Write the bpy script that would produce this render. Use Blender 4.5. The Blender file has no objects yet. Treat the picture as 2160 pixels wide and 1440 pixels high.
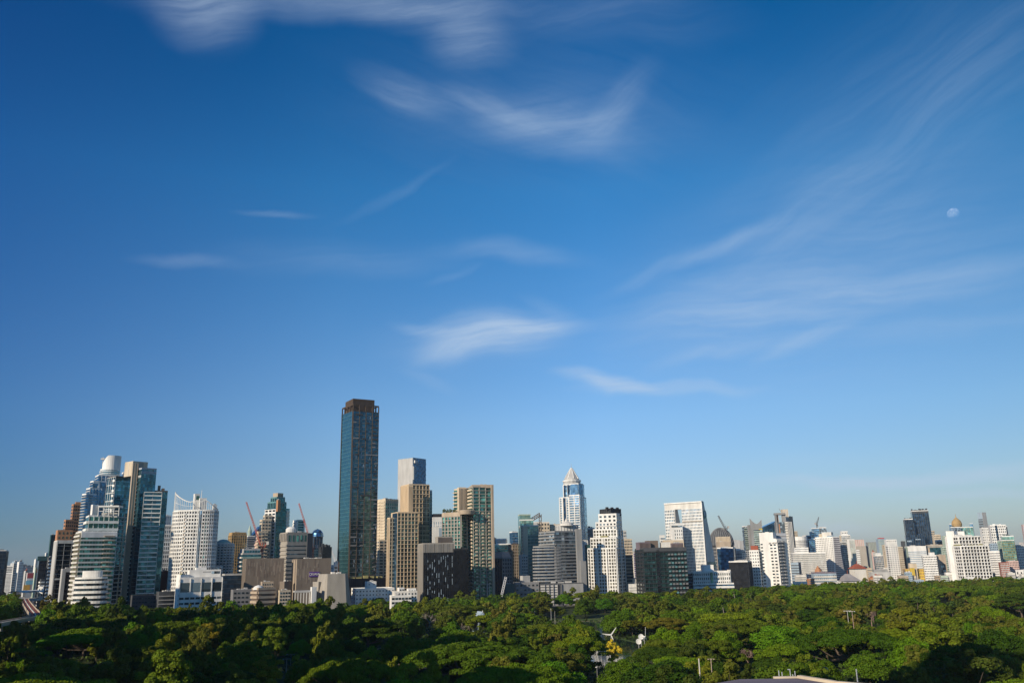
import bpy, math, random
import numpy as np
from mathutils import Vector, Matrix
R_ = math.radians
random.seed(7); rng = np.random.default_rng(7)
scene = bpy.context.scene
C = scene.collection

# ---------------------------------------------------------------- camera
H = 48.0
FPX = 1800.0
PITCH, ROLL = 14.6, -1.24
cam_d = bpy.data.cameras.new("camera"); cam = bpy.data.objects.new("camera", cam_d); C.objects.link(cam)
cam_d.sensor_width = 36; cam_d.lens = 30.0; cam_d.clip_start = 1; cam_d.clip_end = 90000
CR = Matrix.Rotation(R_(90 + PITCH), 3, 'X') @ Matrix.Rotation(R_(ROLL), 3, 'Z')
cam.matrix_world = Matrix.Translation((0, 0, H)) @ CR.to_4x4()
scene.camera = cam
# ---------------------------------------------------------------- sun, sky
SUN_AZ, SUN_EL = 226.0, 25.0        # compass azimuth of the sun, view looks to 0
az, el = R_(SUN_AZ), R_(SUN_EL)
SUN = Vector((math.sin(az) * math.cos(el), math.cos(az) * math.cos(el), math.sin(el)))
sd = bpy.data.lights.new("sun", 'SUN'); so = bpy.data.objects.new("sun", sd); C.objects.link(so)
sd.energy = 5.0; sd.angle = R_(0.5); sd.color = (1.0, 0.86, 0.68)
so.rotation_euler = SUN.to_track_quat('Z', 'Y').to_euler(); so.location = (0, 0, 500)
scene.view_settings.view_transform = 'Standard'; scene.view_settings.look = 'None'
scene.view_settings.exposure = 0.0; scene.view_settings.gamma = 1.0
scene.cycles.max_bounces = 5; scene.cycles.diffuse_bounces = 2; scene.cycles.glossy_bounces = 2
scene.cycles.transmission_bounces = 2; scene.cycles.volume_bounces = 0; scene.cycles.use_denoising = True

def ray(px, py):
    return (CR @ Vector(((px - 1080) / FPX, -(py - 720) / FPX, -1))).normalized()
def P(px, py, Y):
    d = ray(px, py); return Vector((0, 0, H)) + d * (Y / d.y)
def Zp(px, py, Y): return P(px, py, Y).z
def qv(px):
    r0 = CR.col[0]; r2 = CR.col[2]
    return r0 * FPX + r2 * (px - 1080)
def Xp(px, Y, z):
    q = qv(px); return -(q.y * Y + q.z * (z - H)) / q.x
def G(px, py, z=0.0):
    d = ray(px, py); t = (z - H) / d.z; return Vector((0, 0, H)) + d * t
def horizon(px): return 1190 - (px - 1080) * 0.0217

w = bpy.data.worlds.new("World"); scene.world = w; w.use_nodes = True
nt = w.node_tree; nt.nodes.clear()
def N(t, **kw):
    n = nt.nodes.new(t)
    for k, v in kw.items(): setattr(n, k, v)
    return n
def build_sky():
    L = nt.links.new
    out = N('ShaderNodeOutputWorld'); bg = N('ShaderNodeBackground'); L(bg.outputs[0], out.inputs[0])
    sky = N('ShaderNodeTexSky', sky_type='NISHITA', sun_disc=False)
    sky.sun_elevation = R_(SUN_EL); sky.sun_rotation = R_(SUN_AZ)
    sky.altitude = 0; sky.air_density = 1.15; sky.dust_density = 0.6; sky.ozone_density = 3.0
    tc = N('ShaderNodeTexCoord')
    sep = N('ShaderNodeSeparateXYZ'); L(tc.outputs['Generated'], sep.inputs[0])
    # deeper saturated blue aloft, hazier towards the horizon
    el_ = N('ShaderNodeMapRange', interpolation_type='SMOOTHSTEP'); L(sep.outputs['Z'], el_.inputs[0])
    el_.inputs[1].default_value = 0.0; el_.inputs[2].default_value = 0.62
    ramp = N('ShaderNodeValToRGB'); L(el_.outputs[0], ramp.inputs[0])
    cr = ramp.color_ramp; cr.elements[0].position = 0; cr.elements[0].color = SKYC[0] + (1,)
    cr.elements[1].position = 1; cr.elements[1].color = SKYC[-1] + (1,)
    for p_, c_ in SKYC[1:-1]:
        e = cr.elements.new(p_); e.color = c_ + (1,)
    mul = N('ShaderNodeMix', data_type='RGBA', blend_type='MULTIPLY'); mul.inputs[0].default_value = 1
    L(sky.outputs[0], mul.inputs[6]); L(ramp.outputs[0], mul.inputs[7])
    sx = N('ShaderNodeMapRange'); L(sep.outputs['X'], sx.inputs[0]); sx.inputs[1].default_value = -0.6; sx.inputs[2].default_value = 0.6
    sxr = N('ShaderNodeValToRGB'); L(sx.outputs[0], sxr.inputs[0]); e = sxr.color_ramp.elements
    e[0].position = 0.04; e[0].color = (.30,.50,.67,1); e[1].position = .93; e[1].color = (.78,.78,.74,1)
    for p_, c_ in ((.33,(.86,.90,.92,1)), (.58,(1,1,1,1))): q_ = e.new(p_); q_.color = c_
    mul2 = N('ShaderNodeMix', data_type='RGBA', blend_type='MULTIPLY'); mul2.inputs[0].default_value = 1
    L(mul.outputs[2], mul2.inputs[6]); L(sxr.outputs[0], mul2.inputs[7])
    # cirrus: wisps fixed to directions of the sky
    wn = N('ShaderNodeTexNoise'); wn.inputs['Scale'].default_value = 7; wn.inputs['Detail'].default_value = 4
    L(tc.outputs['Generated'], wn.inputs['Vector'])
    sub = N('ShaderNodeVectorMath', operation='SUBTRACT'); sub.inputs[1].default_value = (.5, .5, .5); L(wn.outputs['Color'], sub.inputs[0])
    sc = N('ShaderNodeVectorMath', operation='SCALE'); sc.inputs['Scale'].default_value = 0.045; L(sub.outputs[0], sc.inputs[0])
    ad = N('ShaderNodeVectorMath', operation='ADD'); L(tc.outputs['Generated'], ad.inputs[0]); L(sc.outputs[0], ad.inputs[1])
    streaks = []
    for ang, scl in ((8, 1.0), (38, 1.0), (-20, 1.0)):
        # stretch the noise along one direction of the sky
        c = ray(1300, 500); a = (ray(1400, 500 - 100 * math.tan(R_(ang))) - c).normalized()
        b = c.cross(a).normalized()
        m = Matrix((a, b, c)).transposed()
        mp = N('ShaderNodeMapping', vector_type='TEXTURE'); L(ad.outputs[0], mp.inputs[0])
        mp.inputs['Rotation'].default_value = m.to_euler(); mp.inputs['Scale'].default_value = (0.34, 0.034, 0.34)
        nn = N('ShaderNodeTexNoise'); nn.inputs['Scale'].default_value = 1.6; nn.inputs['Detail'].default_value = 9
        nn.inputs['Roughness'].default_value = 0.68; nn.inputs['Distortion'].default_value = 0.25
        L(mp.outputs[0], nn.inputs['Vector'])
        mr = N('ShaderNodeMapRange'); L(nn.outputs[0], mr.inputs[0]); mr.inputs[1].default_value = 0.36; mr.inputs[2].default_value = 0.78
        mr.inputs[3].default_value = 0.38; mr.inputs[4].default_value = 1.2
        streaks.append(mr)
    sums = [None, None, None]
    for (cx, cy, hw, hh, ang, inten, k) in CLOUDS:
        c = ray(cx, cy)
        ex = ray(cx + 100 * math.cos(R_(ang)), cy - 100 * math.sin(R_(ang)))
        a = (ex - c * c.dot(ex)).normalized(); b = c.cross(a).normalized()
        m = Matrix((a, b, c)).transposed()
        sc_ = c.dot(ray(1080, 720)) / FPX
        mp = N('ShaderNodeMapping', vector_type='TEXTURE'); L(ad.outputs[0], mp.inputs[0])
        mp.inputs['Location'].default_value = c; mp.inputs['Rotation'].default_value = m.to_euler()
        mp.inputs['Scale'].default_value = (hw * sc_ * 1.35, hh * sc_ * 1.6, 1.2)
        ln = N('ShaderNodeVectorMath', operation='LENGTH'); L(mp.outputs[0], ln.inputs[0])
        mr = N('ShaderNodeMapRange', interpolation_type='SMOOTHSTEP'); L(ln.outputs['Value'], mr.inputs[0])
        mr.inputs[1].default_value = 0; mr.inputs[2].default_value = 1.15; mr.inputs[3].default_value = inten*.7; mr.inputs[4].default_value = 0
        if sums[k] is None: sums[k] = mr.outputs[0]
        else:
            s = N('ShaderNodeMath', operation='ADD'); L(sums[k], s.inputs[0]); L(mr.outputs[0], s.inputs[1]); sums[k] = s.outputs[0]
    tot = None
    for k in range(3):
        if sums[k] is None: continue
        s = N('ShaderNodeMath', operation='MULTIPLY'); L(sums[k], s.inputs[0]); L(streaks[k].outputs[0], s.inputs[1])
        if tot is None: tot = s.outputs[0]
        else:
            t = N('ShaderNodeMath', operation='ADD'); L(tot, t.inputs[0]); L(s.outputs[0], t.inputs[1]); tot = t.outputs[0]
    cl = N('ShaderNodeMath', operation='MINIMUM'); L(tot, cl.inputs[0]); cl.inputs[1].default_value = 0.8
    mix = N('ShaderNodeMix', data_type='RGBA'); L(cl.outputs[0], mix.inputs[0]); L(mul2.outputs[2], mix.inputs[6])
    mix.inputs[7].default_value = tuple(v / SKY_STR for v in CLOUDC) + (1,)
    L(mix.outputs[2], bg.inputs[0]); bg.inputs[1].default_value = SKY_STR
SKY_STR = 0.1
SIDE = 0.56
SKYC = [(.82,.96,1.30), (.17,(.78,1.06,1.40)), (.45,(.50,1.0,1.40)), (.745,(.24,.95,1.40)), (.0,.62,1.12)]
CLOUDC = (0.50, 0.63, 0.80)
CLOUDS = [  # px, py, half width, half height, tilt, strength, streak set
 (430,15,90,60,-20,.6,0),(680,0,330,34,-2,.45,0),(900,30,140,30,0,.35,0),(985,90,80,40,-5,.45,0),(1250,30,260,50,0,.18,0),
 (850,195,95,30,-22,.36,2),(1050,235,110,26,-22,.3,2),(1190,275,150,50,-12,.32,0),(1290,240,110,30,50,.26,1),(1130,250,300,60,-5,.16,0),
 (400,552,95,12,-4,.3,0),(720,545,240,34,0,.18,0),(1080,537,150,16,-3,.3,0),(950,585,60,8,15,.2,1),
 (1740,600,430,190,14,.30,0),(1850,330,360,230,40,.07,1),(1150,230,420,150,-5,.10,2),(1040,700,130,38,6,1.05,0),(1010,715,190,50,2,.25,0),(950,735,75,22,12,.6,1),(1150,690,90,16,3,.5,0),(890,690,60,10,-5,.4,0),
 (1275,808,95,14,-10,1.0,0),(1410,824,160,12,1,.7,0),(1150,640,60,14,-20,.2,2),(905,800,55,13,-25,.3,2),
 (1560,650,260,60,10,.40,0),(1480,535,190,16,22,.36,1),(1750,420,330,45,38,.15,1),(1950,600,230,28,7,.4,0),(1700,712,110,16,24,.45,1),
 (1870,1009,280,12,1,.8,0),(2080,1038,170,9,0,.7,0),(2110,988,130,14,4,.6,0),(1760,1108,110,14,0,.35,0),(1500,750,120,14,14,.3,1),(1900,250,420,160,42,.08,1),
 (580,445,70,6,0,.22,0),(830,395,120,9,26,.12,1),(2080,120,160,120,40,.09,1),(2060,680,200,20,4,.16,0),(1690,970,160,12,4,.14,0),(1750,1105,120,16,0,.25,0)]
build_sky()

# ---------------------------------------------------------------- materials
MATS = {}
def newmat(name):
    m = bpy.data.materials.new(name); m.use_nodes = True
    b = m.node_tree.nodes['Principled BSDF']; return m, m.node_tree, b
def wallmat(name, rgb, rough=0.8, var=0.2, scale=0.16):
    m, t, b = newmat(name)
    tc = t.nodes.new('ShaderNodeTexCoord'); mp = t.nodes.new('ShaderNodeMapping'); mp.inputs['Scale'].default_value = (1, 1, 0.25)
    n = t.nodes.new('ShaderNodeTexNoise'); n.inputs['Scale'].default_value = scale; n.inputs['Detail'].default_value = 6
    t.links.new(tc.outputs['Object'], mp.inputs[0]); t.links.new(mp.outputs[0], n.inputs['Vector'])
    r = t.nodes.new('ShaderNodeMapRange'); r.inputs[1].default_value = .3; r.inputs[2].default_value = .7
    r.inputs[3].default_value = 1 - var; r.inputs[4].default_value = 1 + var * .5
    t.links.new(n.outputs[0], r.inputs[0])
    mx = t.nodes.new('ShaderNodeMix'); mx.data_type = 'RGBA'; mx.blend_type = 'MULTIPLY'; mx.inputs[0].default_value = 1
    mx.inputs[6].default_value = (*rgb, 1); t.links.new(r.outputs[0], mx.inputs[7]); t.links.new(mx.outputs[2], b.inputs['Base Color'])
    b.inputs['Roughness'].default_value = rough; b.inputs['Specular IOR Level'].default_value = .12 if max(rgb) < .1 else .35
    MATS[name] = m; return m
def glassmat(name, rgb, metal=0.55, rough=0.12, cell=(3.2, 3.2, 3.6), var=0.45, spark=0.6):
    m, t, b = newmat(name)
    tc = t.nodes.new('ShaderNodeTexCoord'); sn = t.nodes.new('ShaderNodeVectorMath'); sn.operation = 'SNAP'; sn.inputs[1].default_value = cell
    oi = t.nodes.new('ShaderNodeObjectInfo'); om = t.nodes.new('ShaderNodeMath'); om.operation = 'MULTIPLY'; om.inputs[1].default_value = 997; t.links.new(oi.outputs['Random'], om.inputs[0])
    oa = t.nodes.new('ShaderNodeVectorMath'); t.links.new(tc.outputs['Object'], oa.inputs[0]); t.links.new(om.outputs[0], oa.inputs[1]); t.links.new(oa.outputs[0], sn.inputs[0])
    wn = t.nodes.new('ShaderNodeTexWhiteNoise'); t.links.new(sn.outputs[0], wn.inputs['Vector'])
    r = t.nodes.new('ShaderNodeMapRange'); r.inputs[3].default_value = 1 - var; r.inputs[4].default_value = 1 + var; t.links.new(wn.outputs['Value'], r.inputs[0])
    pw = t.nodes.new('ShaderNodeMath'); pw.operation = 'POWER'; pw.inputs[1].default_value = 9; t.links.new(wn.outputs['Value'], pw.inputs[0]); pm_ = t.nodes.new('ShaderNodeMath'); pm_.operation = 'MULTIPLY_ADD'; pm_.inputs[1].default_value = spark; t.links.new(pw.outputs[0], pm_.inputs[0]); t.links.new(r.outputs[0], pm_.inputs[2]); r = pm_
    mx = t.nodes.new('ShaderNodeMix'); mx.data_type = 'RGBA'; mx.blend_type = 'MULTIPLY'; mx.inputs[0].default_value = 1
    mx.inputs[6].default_value = (*rgb, 1); t.links.new(r.outputs[0], mx.inputs[7]); t.links.new(mx.outputs[2], b.inputs['Base Color'])
    b.inputs['Metallic'].default_value = metal; b.inputs['Roughness'].default_value = rough
    # each pane sits a hair out of true
    g = t.nodes.new('ShaderNodeNewGeometry'); s = t.nodes.new('ShaderNodeVectorMath'); s.operation = 'SUBTRACT'; s.inputs[1].default_value = (.5, .5, .5)
    t.links.new(wn.outputs['Color'], s.inputs[0]); s2 = t.nodes.new('ShaderNodeVectorMath'); s2.operation = 'SCALE'; s2.inputs['Scale'].default_value = 0.05
    t.links.new(s.outputs[0], s2.inputs[0]); a = t.nodes.new('ShaderNodeVectorMath'); t.links.new(g.outputs['Normal'], a.inputs[0]); t.links.new(s2.outputs[0], a.inputs[1])
    nn = t.nodes.new('ShaderNodeVectorMath'); nn.operation = 'NORMALIZE'; t.links.new(a.outputs[0], nn.inputs[0]); t.links.new(nn.outputs[0], b.inputs['Normal'])
    MATS[name] = m; return m
for nm, c in dict(white=(.78,.76,.70), offwhite=(.66,.63,.56), cream=(.60,.50,.36), black=(.012,.013,.015), darkbrown=(.095,.07,.052), beige=(.62,.48,.31), tan=(.45,.36,.26), palegrey=(.46,.45,.42),
    grey=(.27,.27,.26), midgrey=(.20,.20,.20), darkgrey=(.08,.085,.09), charcoal=(.035,.038,.042), brown=(.17,.13,.10), mallbrown=(.19,.155,.12), mallpanel=(.25,.205,.16), redbrown=(.22,.055,.035),
    orange=(.45,.22,.11), gold=(.42,.28,.12), pink=(.60,.42,.36), roofred=(.33,.09,.05), concrete=(.34,.31,.26), purple=(.10,.04,.22), yellow=(.6,.42,.06),
    skyblue=(.28,.45,.62), bluegrey=(.30,.38,.44), palegreen=(.42,.50,.40), olive=(.30,.28,.12), craneRed=(.50,.12,.08), roofdeck=(.30,.28,.27), red=(.45,.06,.06),
    cyan=(.25,.55,.62), amber=(.75,.38,.05), craneWhite=(.7,.7,.7), craneDark=(.12,.12,.13), purpleroof=(.17,.14,.16), bark=(.12,.09,.065), palebark=(.36,.31,.25), earth=(.30,.20,.12), steel=(.4,.42,.45), moonrock=(.5,.5,.5), teal=(.12,.26,.27), darkteal=(.03,.08,.08)).items():
    wallmat(nm, c)
for nm, c, mt in (('glass_dark',(.05,.07,.08),.5),('glass_teal',(.07,.21,.24),.75),('glass_blue',(.06,.16,.27),.75),('glass_green',(.06,.17,.14),.6),
    ('glass_navy',(.03,.06,.10),.6),('glass_pale',(.30,.42,.50),.7),('glass_mint',(.22,.40,.35),.6),('glass_black',(.022,.024,.03),.4),('glass_sky',(.28,.48,.66),.75),
    ('glass_grey',(.14,.17,.19),.6),('glass_warm',(.13,.12,.09),.5),('glass_deep',(.045,.15,.19),.75)):
    glassmat(nm, c, mt, spark=3.5 if nm in ('glass_dark','glass_warm','glass_grey','glass_green') else .6)
glassmat('glass_hero', (.045,.12,.15), .75, var=.25, spark=.6)
glassmat('glass_side', (.085,.25,.28), .8, var=.12, spark=.2)  # lighter copy of the hero glass, sky reflection put into its colour
glassmat('glass_hotel', (.022,.055,.055), .6, var=.5, spark=1.2)

# ---------------------------------------------------------------- mesh helpers
class MB:
    def __init__(s): s.v = []; s.f = []
    def add(s, vs, fs):
        k = len(s.v); s.v += [tuple(p) for p in vs]; s.f += [tuple(i + k for i in q) for q in fs]
    BOXF = [(0,1,2,3),(7,6,5,4),(0,4,5,1),(1,5,6,2),(2,6,7,3),(3,7,4,0)]
    def fbox(s, F, u0, u1, z0, z1, d0, d1):
        if u1 - u0 < 1e-4 or z1 - z0 < 1e-4: return
        p = F.p0; u = F.u; n = F.n
        def q(a, d, z): return (p[0] + u[0]*a + n[0]*d, p[1] + u[1]*a + n[1]*d, z)
        s.add([q(u0,d0,z0),q(u0,d1,z0),q(u1,d1,z0),q(u1,d0,z0),q(u0,d0,z1),q(u0,d1,z1),q(u1,d1,z1),q(u1,d0,z1)], s.BOXF)
    def box(s, cx, cy, z0, sx, sy, h, rot=0):
        c, sn = math.cos(rot), math.sin(rot); vs = []
        for z in (z0, z0 + h):
            for x, y in ((-sx/2,-sy/2),(-sx/2,sy/2),(sx/2,sy/2),(sx/2,-sy/2)):
                vs.append((cx + x*c - y*sn, cy + x*sn + y*c, z))
        s.add(vs, s.BOXF)
    def prism(s, pts, z0, z1, top=None):
        n = len(pts); top = top or pts
        zt = z1 if hasattr(z1, '__len__') else [z1] * n
        s.add([(p[0], p[1], z0) for p in pts] + [(p[0], p[1], zt[i]) for i, p in enumerate(top)],
              [tuple(range(n-1, -1, -1)), tuple(range(n, 2*n))] + [(i, (i+1) % n, (i+1) % n + n, i + n) for i in range(n)])
    def ring(s, pts, t, z0, z1):
        n = len(pts); cx = sum(p[0] for p in pts)/n; cy = sum(p[1] for p in pts)/n
        rr = min(math.hypot(p[0]-cx, p[1]-cy) for p in pts); k = max(0.1, 1 - t/rr)
        inn = [(cx + (p[0]-cx)*k, cy + (p[1]-cy)*k) for p in pts]; k2 = 1 + 0.06/rr
        out = [(cx + (p[0]-cx)*k2, cy + (p[1]-cy)*k2) for p in pts]
        s.add([(p[0],p[1],z0) for p in out]+[(p[0],p[1],z1) for p in out]+[(p[0],p[1],z0) for p in inn]+[(p[0],p[1],z1) for p in inn],
              [f for i in range(n) for j in [(i+1)%n] for f in ((i,j,j+n,i+n),(i+n,j+n,j+3*n,i+3*n),(j+2*n,i+2*n,i+3*n,j+3*n),(j,i,i+2*n,j+2*n))])
    def bar(s, a, b, r, sides=4, r2=None):
        a, b = Vector(a), Vector(b); d = (b-a).normalized(); r2 = r if r2 is None else r2
        x = d.cross(Vector((0,0,1)));
        if x.length < 1e-3: x = Vector((1,0,0))
        x.normalize(); y = d.cross(x)
        vs = []
        for p, rr in ((a,r),(b,r2)):
            for i in range(sides):
                t = 2*math.pi*(i+.5)/sides; vs.append(p + x*math.cos(t)*rr + y*math.sin(t)*rr)
        s.add(vs, [tuple(range(sides)), tuple(range(2*sides-1, sides-1, -1))] + [((i+1)%sides, i, i+sides, (i+1)%sides+sides) for i in range(sides)])
    def lathe(s, cx, cy, prof, seg=24):
        vs = []; fs = []
        for r, z in prof:
            for i in range(seg):
                t = 2*math.pi*i/seg; vs.append((cx + r*math.cos(t), cy + r*math.sin(t), z))
        for k in range(len(prof)-1):
            for i in range(seg):
                j = (i+1) % seg; fs.append((k*seg+i, k*seg+j, (k+1)*seg+j, (k+1)*seg+i))
        fs.append(tuple(range(seg-1,-1,-1))); m = (len(prof)-1)*seg; fs.append(tuple(range(m, m+seg)))
        s.add(vs, fs)
    def build(s, name, mat, parent=None, smooth=False):
        if not s.v: return None
        o_ = parent_origin(parent)
        v = np.array(s.v, dtype=np.float32) - np.array(o_, dtype=np.float32)
        me = bpy.data.meshes.new(name); me.from_pydata(v.tolist(), [], s.f)
        if smooth: me.polygons.foreach_set('use_smooth', [True]*len(me.polygons))
        me.materials.append(MATS[mat] if isinstance(mat, str) else mat)
        ob = bpy.data.objects.new(name, me); C.objects.link(ob)
        if parent: ob.parent = parent
        return ob
def parent_origin(p):
    o = Vector((0,0,0))
    while p is not None: o += p.location; p = p.parent
    return o
def tag(o, label=None, cat=None, group=None, kind=None):
    if label: o['label'] = label
    if cat: o['category'] = cat
    if group: o['group'] = group
    if kind: o['kind'] = kind
    return o
def empty(name, loc, label, cat, group=None):
    o = bpy.data.objects.new(name, None); o.location = loc; C.objects.link(o); o.empty_display_size = 1
    return tag(o, label, cat, group)
class Face:
    def __init__(s, p0, p1, z0=0, z1=1):
        s.p0 = (p0[0], p0[1]); dx, dy = p1[0]-p0[0], p1[1]-p0[1]; s.L = math.hypot(dx, dy)
        s.u = (dx/s.L, dy/s.L); s.n = (s.u[1], -s.u[0]); s.z0 = z0; s.z1 = z1
    def at(s, a, d, z): return Vector((s.p0[0]+s.u[0]*a+s.n[0]*d, s.p0[1]+s.u[1]*a+s.n[1]*d, z))
UNIT = {}
def unitbox(mat):
    if mat not in UNIT:
        b = MB(); b.box(0, 0, -.5, 1, 1, 1); me = bpy.data.meshes.new('window'); me.from_pydata(b.v, [], b.f); me.materials.append(MATS[mat]); UNIT[mat] = me
    return UNIT[mat]
def parse(st):
    out = []
    for part in st.split('+'):
        t = part.split(); 
        if not t: continue
        d = {'k': t[0]}
        for x in t[1:]:
            a, b = x.split('=')
            try: d[a] = float(b)
            except ValueError: d[a] = b
        out.append(d)
    return out
BLD = []
class Bld:
    def __init__(s, name, label, cat='building', group=None):
        s.name, s.label, s.cat, s.group = name, label, cat, group; s.parts = []; s.wins = []; s.tiers = []; s.root = None; s.winobj = True; BLD.append(s)
    def _root(s, x, y):
        if s.root is None: s.root = empty(s.name, (x, y, 0), s.label, s.cat, s.group)
    def part(s, name, mb, mat, smooth=False):
        if mb.v: return mb.build(name, mat, s.root, smooth)
    def poly(s, pts, z0, z1, m='white', styles=None, name='wall', parapet=True, Y=None, pm=None, ph=1.2):
        cx = sum(p[0] for p in pts)/len(pts); cy = sum(p[1] for p in pts)/len(pts); s._root(cx, cy)
        mb = MB(); mb.prism(pts, z0, z1); s.part(name, mb, m)
        if parapet and not hasattr(z1, '__len__'):
            pb = MB(); pb.ring(pts, .5, z1 - .6, z1 + ph); s.part('parapet', pb, pm or ('white' if m.startswith('glass') else m))
        faces = []
        for i in range(len(pts)):
            zz = z1 if not hasattr(z1, '__len__') else min(z1[i], z1[(i+1) % len(pts)])
            faces.append(Face(pts[i], pts[(i+1) % len(pts)], z0, zz))
        if styles:
            for i, st in styles.items(): s.facade(faces[i], st)
        t = dict(pts=pts, z0=z0, z1=z1, faces=faces, c=(cx, cy)); s.tiers.append(t); return t
    def tier(s, pl, pm_, pr, py, Y, m='white', L='', R='', asp=1.0, pyb=None, dep=None, zb=None, name='wall', parapet=True, pmat=None, ph=1.2):
        zt = Zp(pm_, py, Y); xN = Xp(pm_, Y, zt)
        phi = math.atan2(xN, Y)
        if pm_ <= pl: th = R_(3) - phi
        elif pm_ >= pr: th = R_(87) - phi
        else: th = math.atan((pm_-pl)/(pr-pm_)/asp) - phi
        r = (math.cos(th), math.sin(th)); l = (-math.sin(th), math.cos(th))
        def solve(px, d):
            q = qv(px); wv = Vector((xN, Y, zt - H)); t = -q.dot(wv)/(q.x*d[0]+q.y*d[1]); return t
        def clampt(t, alt):
            return t if 1 < t < 260 else alt
        tr = clampt(solve(pr, r), 30) if pr > pm_ else None
        tl = clampt(solve(pl, l), 30) if pm_ > pl else None
        tr = tr or dep or tl*.8; tl = tl or dep or tr*.8
        z0 = zb if zb is not None else (0 if pyb is None else Zp(pm_, pyb, Y))
        A = (xN, Y); B = (xN+r[0]*tr, Y+r[1]*tr); D = (xN+l[0]*tl, Y+l[1]*tl); Cc = (B[0]+l[0]*tl, B[1]+l[1]*tl)
        fpm = Y/FPX*1.03
        s.scale = fpm
        st = {}
        if L: st[3] = L
        if R: st[0] = R
        return s.poly([A, B, Cc, D], z0, zt, m, st, name, parapet, pm=pmat, ph=ph)
    def cyl(s, pl, pr, py, Y, m='white', st='', seg=20, pyb=None, squash=1.0, name='wall', parapet=True, arc=None, pmat=None):
        zt = Zp((pl+pr)/2, py, Y); x0, x1 = Xp(pl, Y, zt), Xp(pr, Y, zt); rr = (x1-x0)/2; cx = (x0+x1)/2
        z0 = 0 if pyb is None else Zp((pl+pr)/2, pyb, Y); s.scale = Y/FPX*1.03
        pts = [(cx + rr*math.cos(2*math.pi*i/seg + .01), Y + rr*squash*math.sin(2*math.pi*i/seg + .01)) for i in range(seg)]
        sts = {}
        for i in range(seg):
            if 2*math.pi*(i+.5)/seg > math.pi*.97 or i == 0: sts[i] = st
        return s.poly(pts, z0, zt, m, sts if st else None, name, parapet, pm=pmat)
    def facade(s, F, st):
        sc = s.scale
        for d in parse(st):
            k = d['k']; W, z0, z1 = F.L, F.z0, F.z1; Hh = z1 - z0
            ua, ub = W*d.get('u0', 0), W*d.get('u1', 1); za, zb = z0 + Hh*d.get('z0', 0), z0 + Hh*d.get('z1', 1)
            fp = d.get('fp', 7)*sc; nf = max(1, int(round((zb-za)/fp))); fp = (zb-za)/nf
            n = int(d.get('n', 6)); cp = (ub-ua)/n; pr = d.get('pr', .5)
            m = d.get('m', 'white')
            if k == 'win':
                ww, hh = cp*d.get('w', .6), fp*d.get('h', .5); g = d.get('g', 'glass_dark')
                for j in range(nf):
                    for i in range(n):
                        u = ua + (i+.5)*cp; z = za + (j+.5)*fp
                        s.wins.append((F, u-ww/2, u+ww/2, z-hh/2, z+hh/2, g))
            elif k == 'grid':
                mb = MB(); cw = cp*d.get('cw', .2); sh = fp*d.get('sh', .2)
                for i in range(n+1):
                    u = ua + i*cp; mb.fbox(F, max(ua, u-cw/2), min(ub, u+cw/2), za, zb+.01, 0, pr)
                for j in range(nf+1):
                    z = za + j*fp; mb.fbox(F, ua+.004, ub-.004, max(za, z-sh/2), min(zb, z+sh/2), 0, pr-.07)
                s.part('facade_grid', mb, m)
            elif k == 'slats':
                mb = MB(); sh = fp*d.get('sh', .4)
                for j in range(nf):
                    z = za + j*fp; mb.fbox(F, ua, ub, z, z+sh, 0, pr)
                s.part('facade_bands', mb, m)
            elif k == 'fins':
                mb = MB(); cw = cp*d.get('cw', .2)
                for i in range(n+1):
                    u = ua + i*cp; mb.fbox(F, max(ua, u-cw/2), min(ub, u+cw/2), za, zb, 0, pr)
                s.part('facade_fins', mb, m)
            elif k == 'panel':
                mb = MB(); mb.fbox(F, ua, ub, za, zb, -.2, d.get('pr', .12)); s.part('curtain_wall' if m.startswith('glass') else 'wall_panel', mb, m)
            elif k == 'balc':
                for j in range(nf):
                    z = za + j*fp; mb = MB(); sh = fp*d.get('sh', .12); rl = fp*d.get('rl', .3)
                    mb.fbox(F, ua, ub, z, z+sh, 0, pr); mb.fbox(F, ua, ub, z+sh+.02, z+sh+rl, pr-.25, pr-.05)
                    s.part('balcony', mb, m)
            elif k == 'bbay':   # separate small balconies in a column pattern
                for j in range(nf):
                    for i in range(n):
                        z = za + j*fp; mb = MB(); u = ua+(i+.5)*cp; hw = cp*d.get('w', .6)/2
                        mb.fbox(F, u-hw, u+hw, z, z+fp*d.get('sh', .35), 0, pr); s.part('balcony', mb, m)
    def clutter(s, ti=-1, n=3, h=5, m='palegrey', frac=.6, seed=1, name='roof_plant'):
        t = s.tiers[ti]; rr = random.Random(seed*7+len(s.tiers)); mb = MB(); pts = t['pts']; cx, cy = t['c']; F = t['faces'][0]; ang = math.atan2(F.u[1], F.u[0])
        D = t['faces'][-1].L if len(pts) == 4 else F.L*2
        Lx = F.L if len(pts) == 4 else F.L*3
        for i in range(n):
            a = ((i+.5)/n-.5)*Lx*frac; b = rr.uniform(-.25, .25)*D*frac
            mb.box(cx + F.u[0]*a - F.n[0]*b, cy + F.u[1]*a - F.n[1]*b, t['z1'] if not hasattr(t['z1'], '__len__') else min(t['z1']), Lx*frac/n*rr.uniform(.5, .93), D*rr.uniform(.25, .5), h*rr.uniform(.5, 1.1), ang)
        s.part(name, mb, m)
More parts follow.
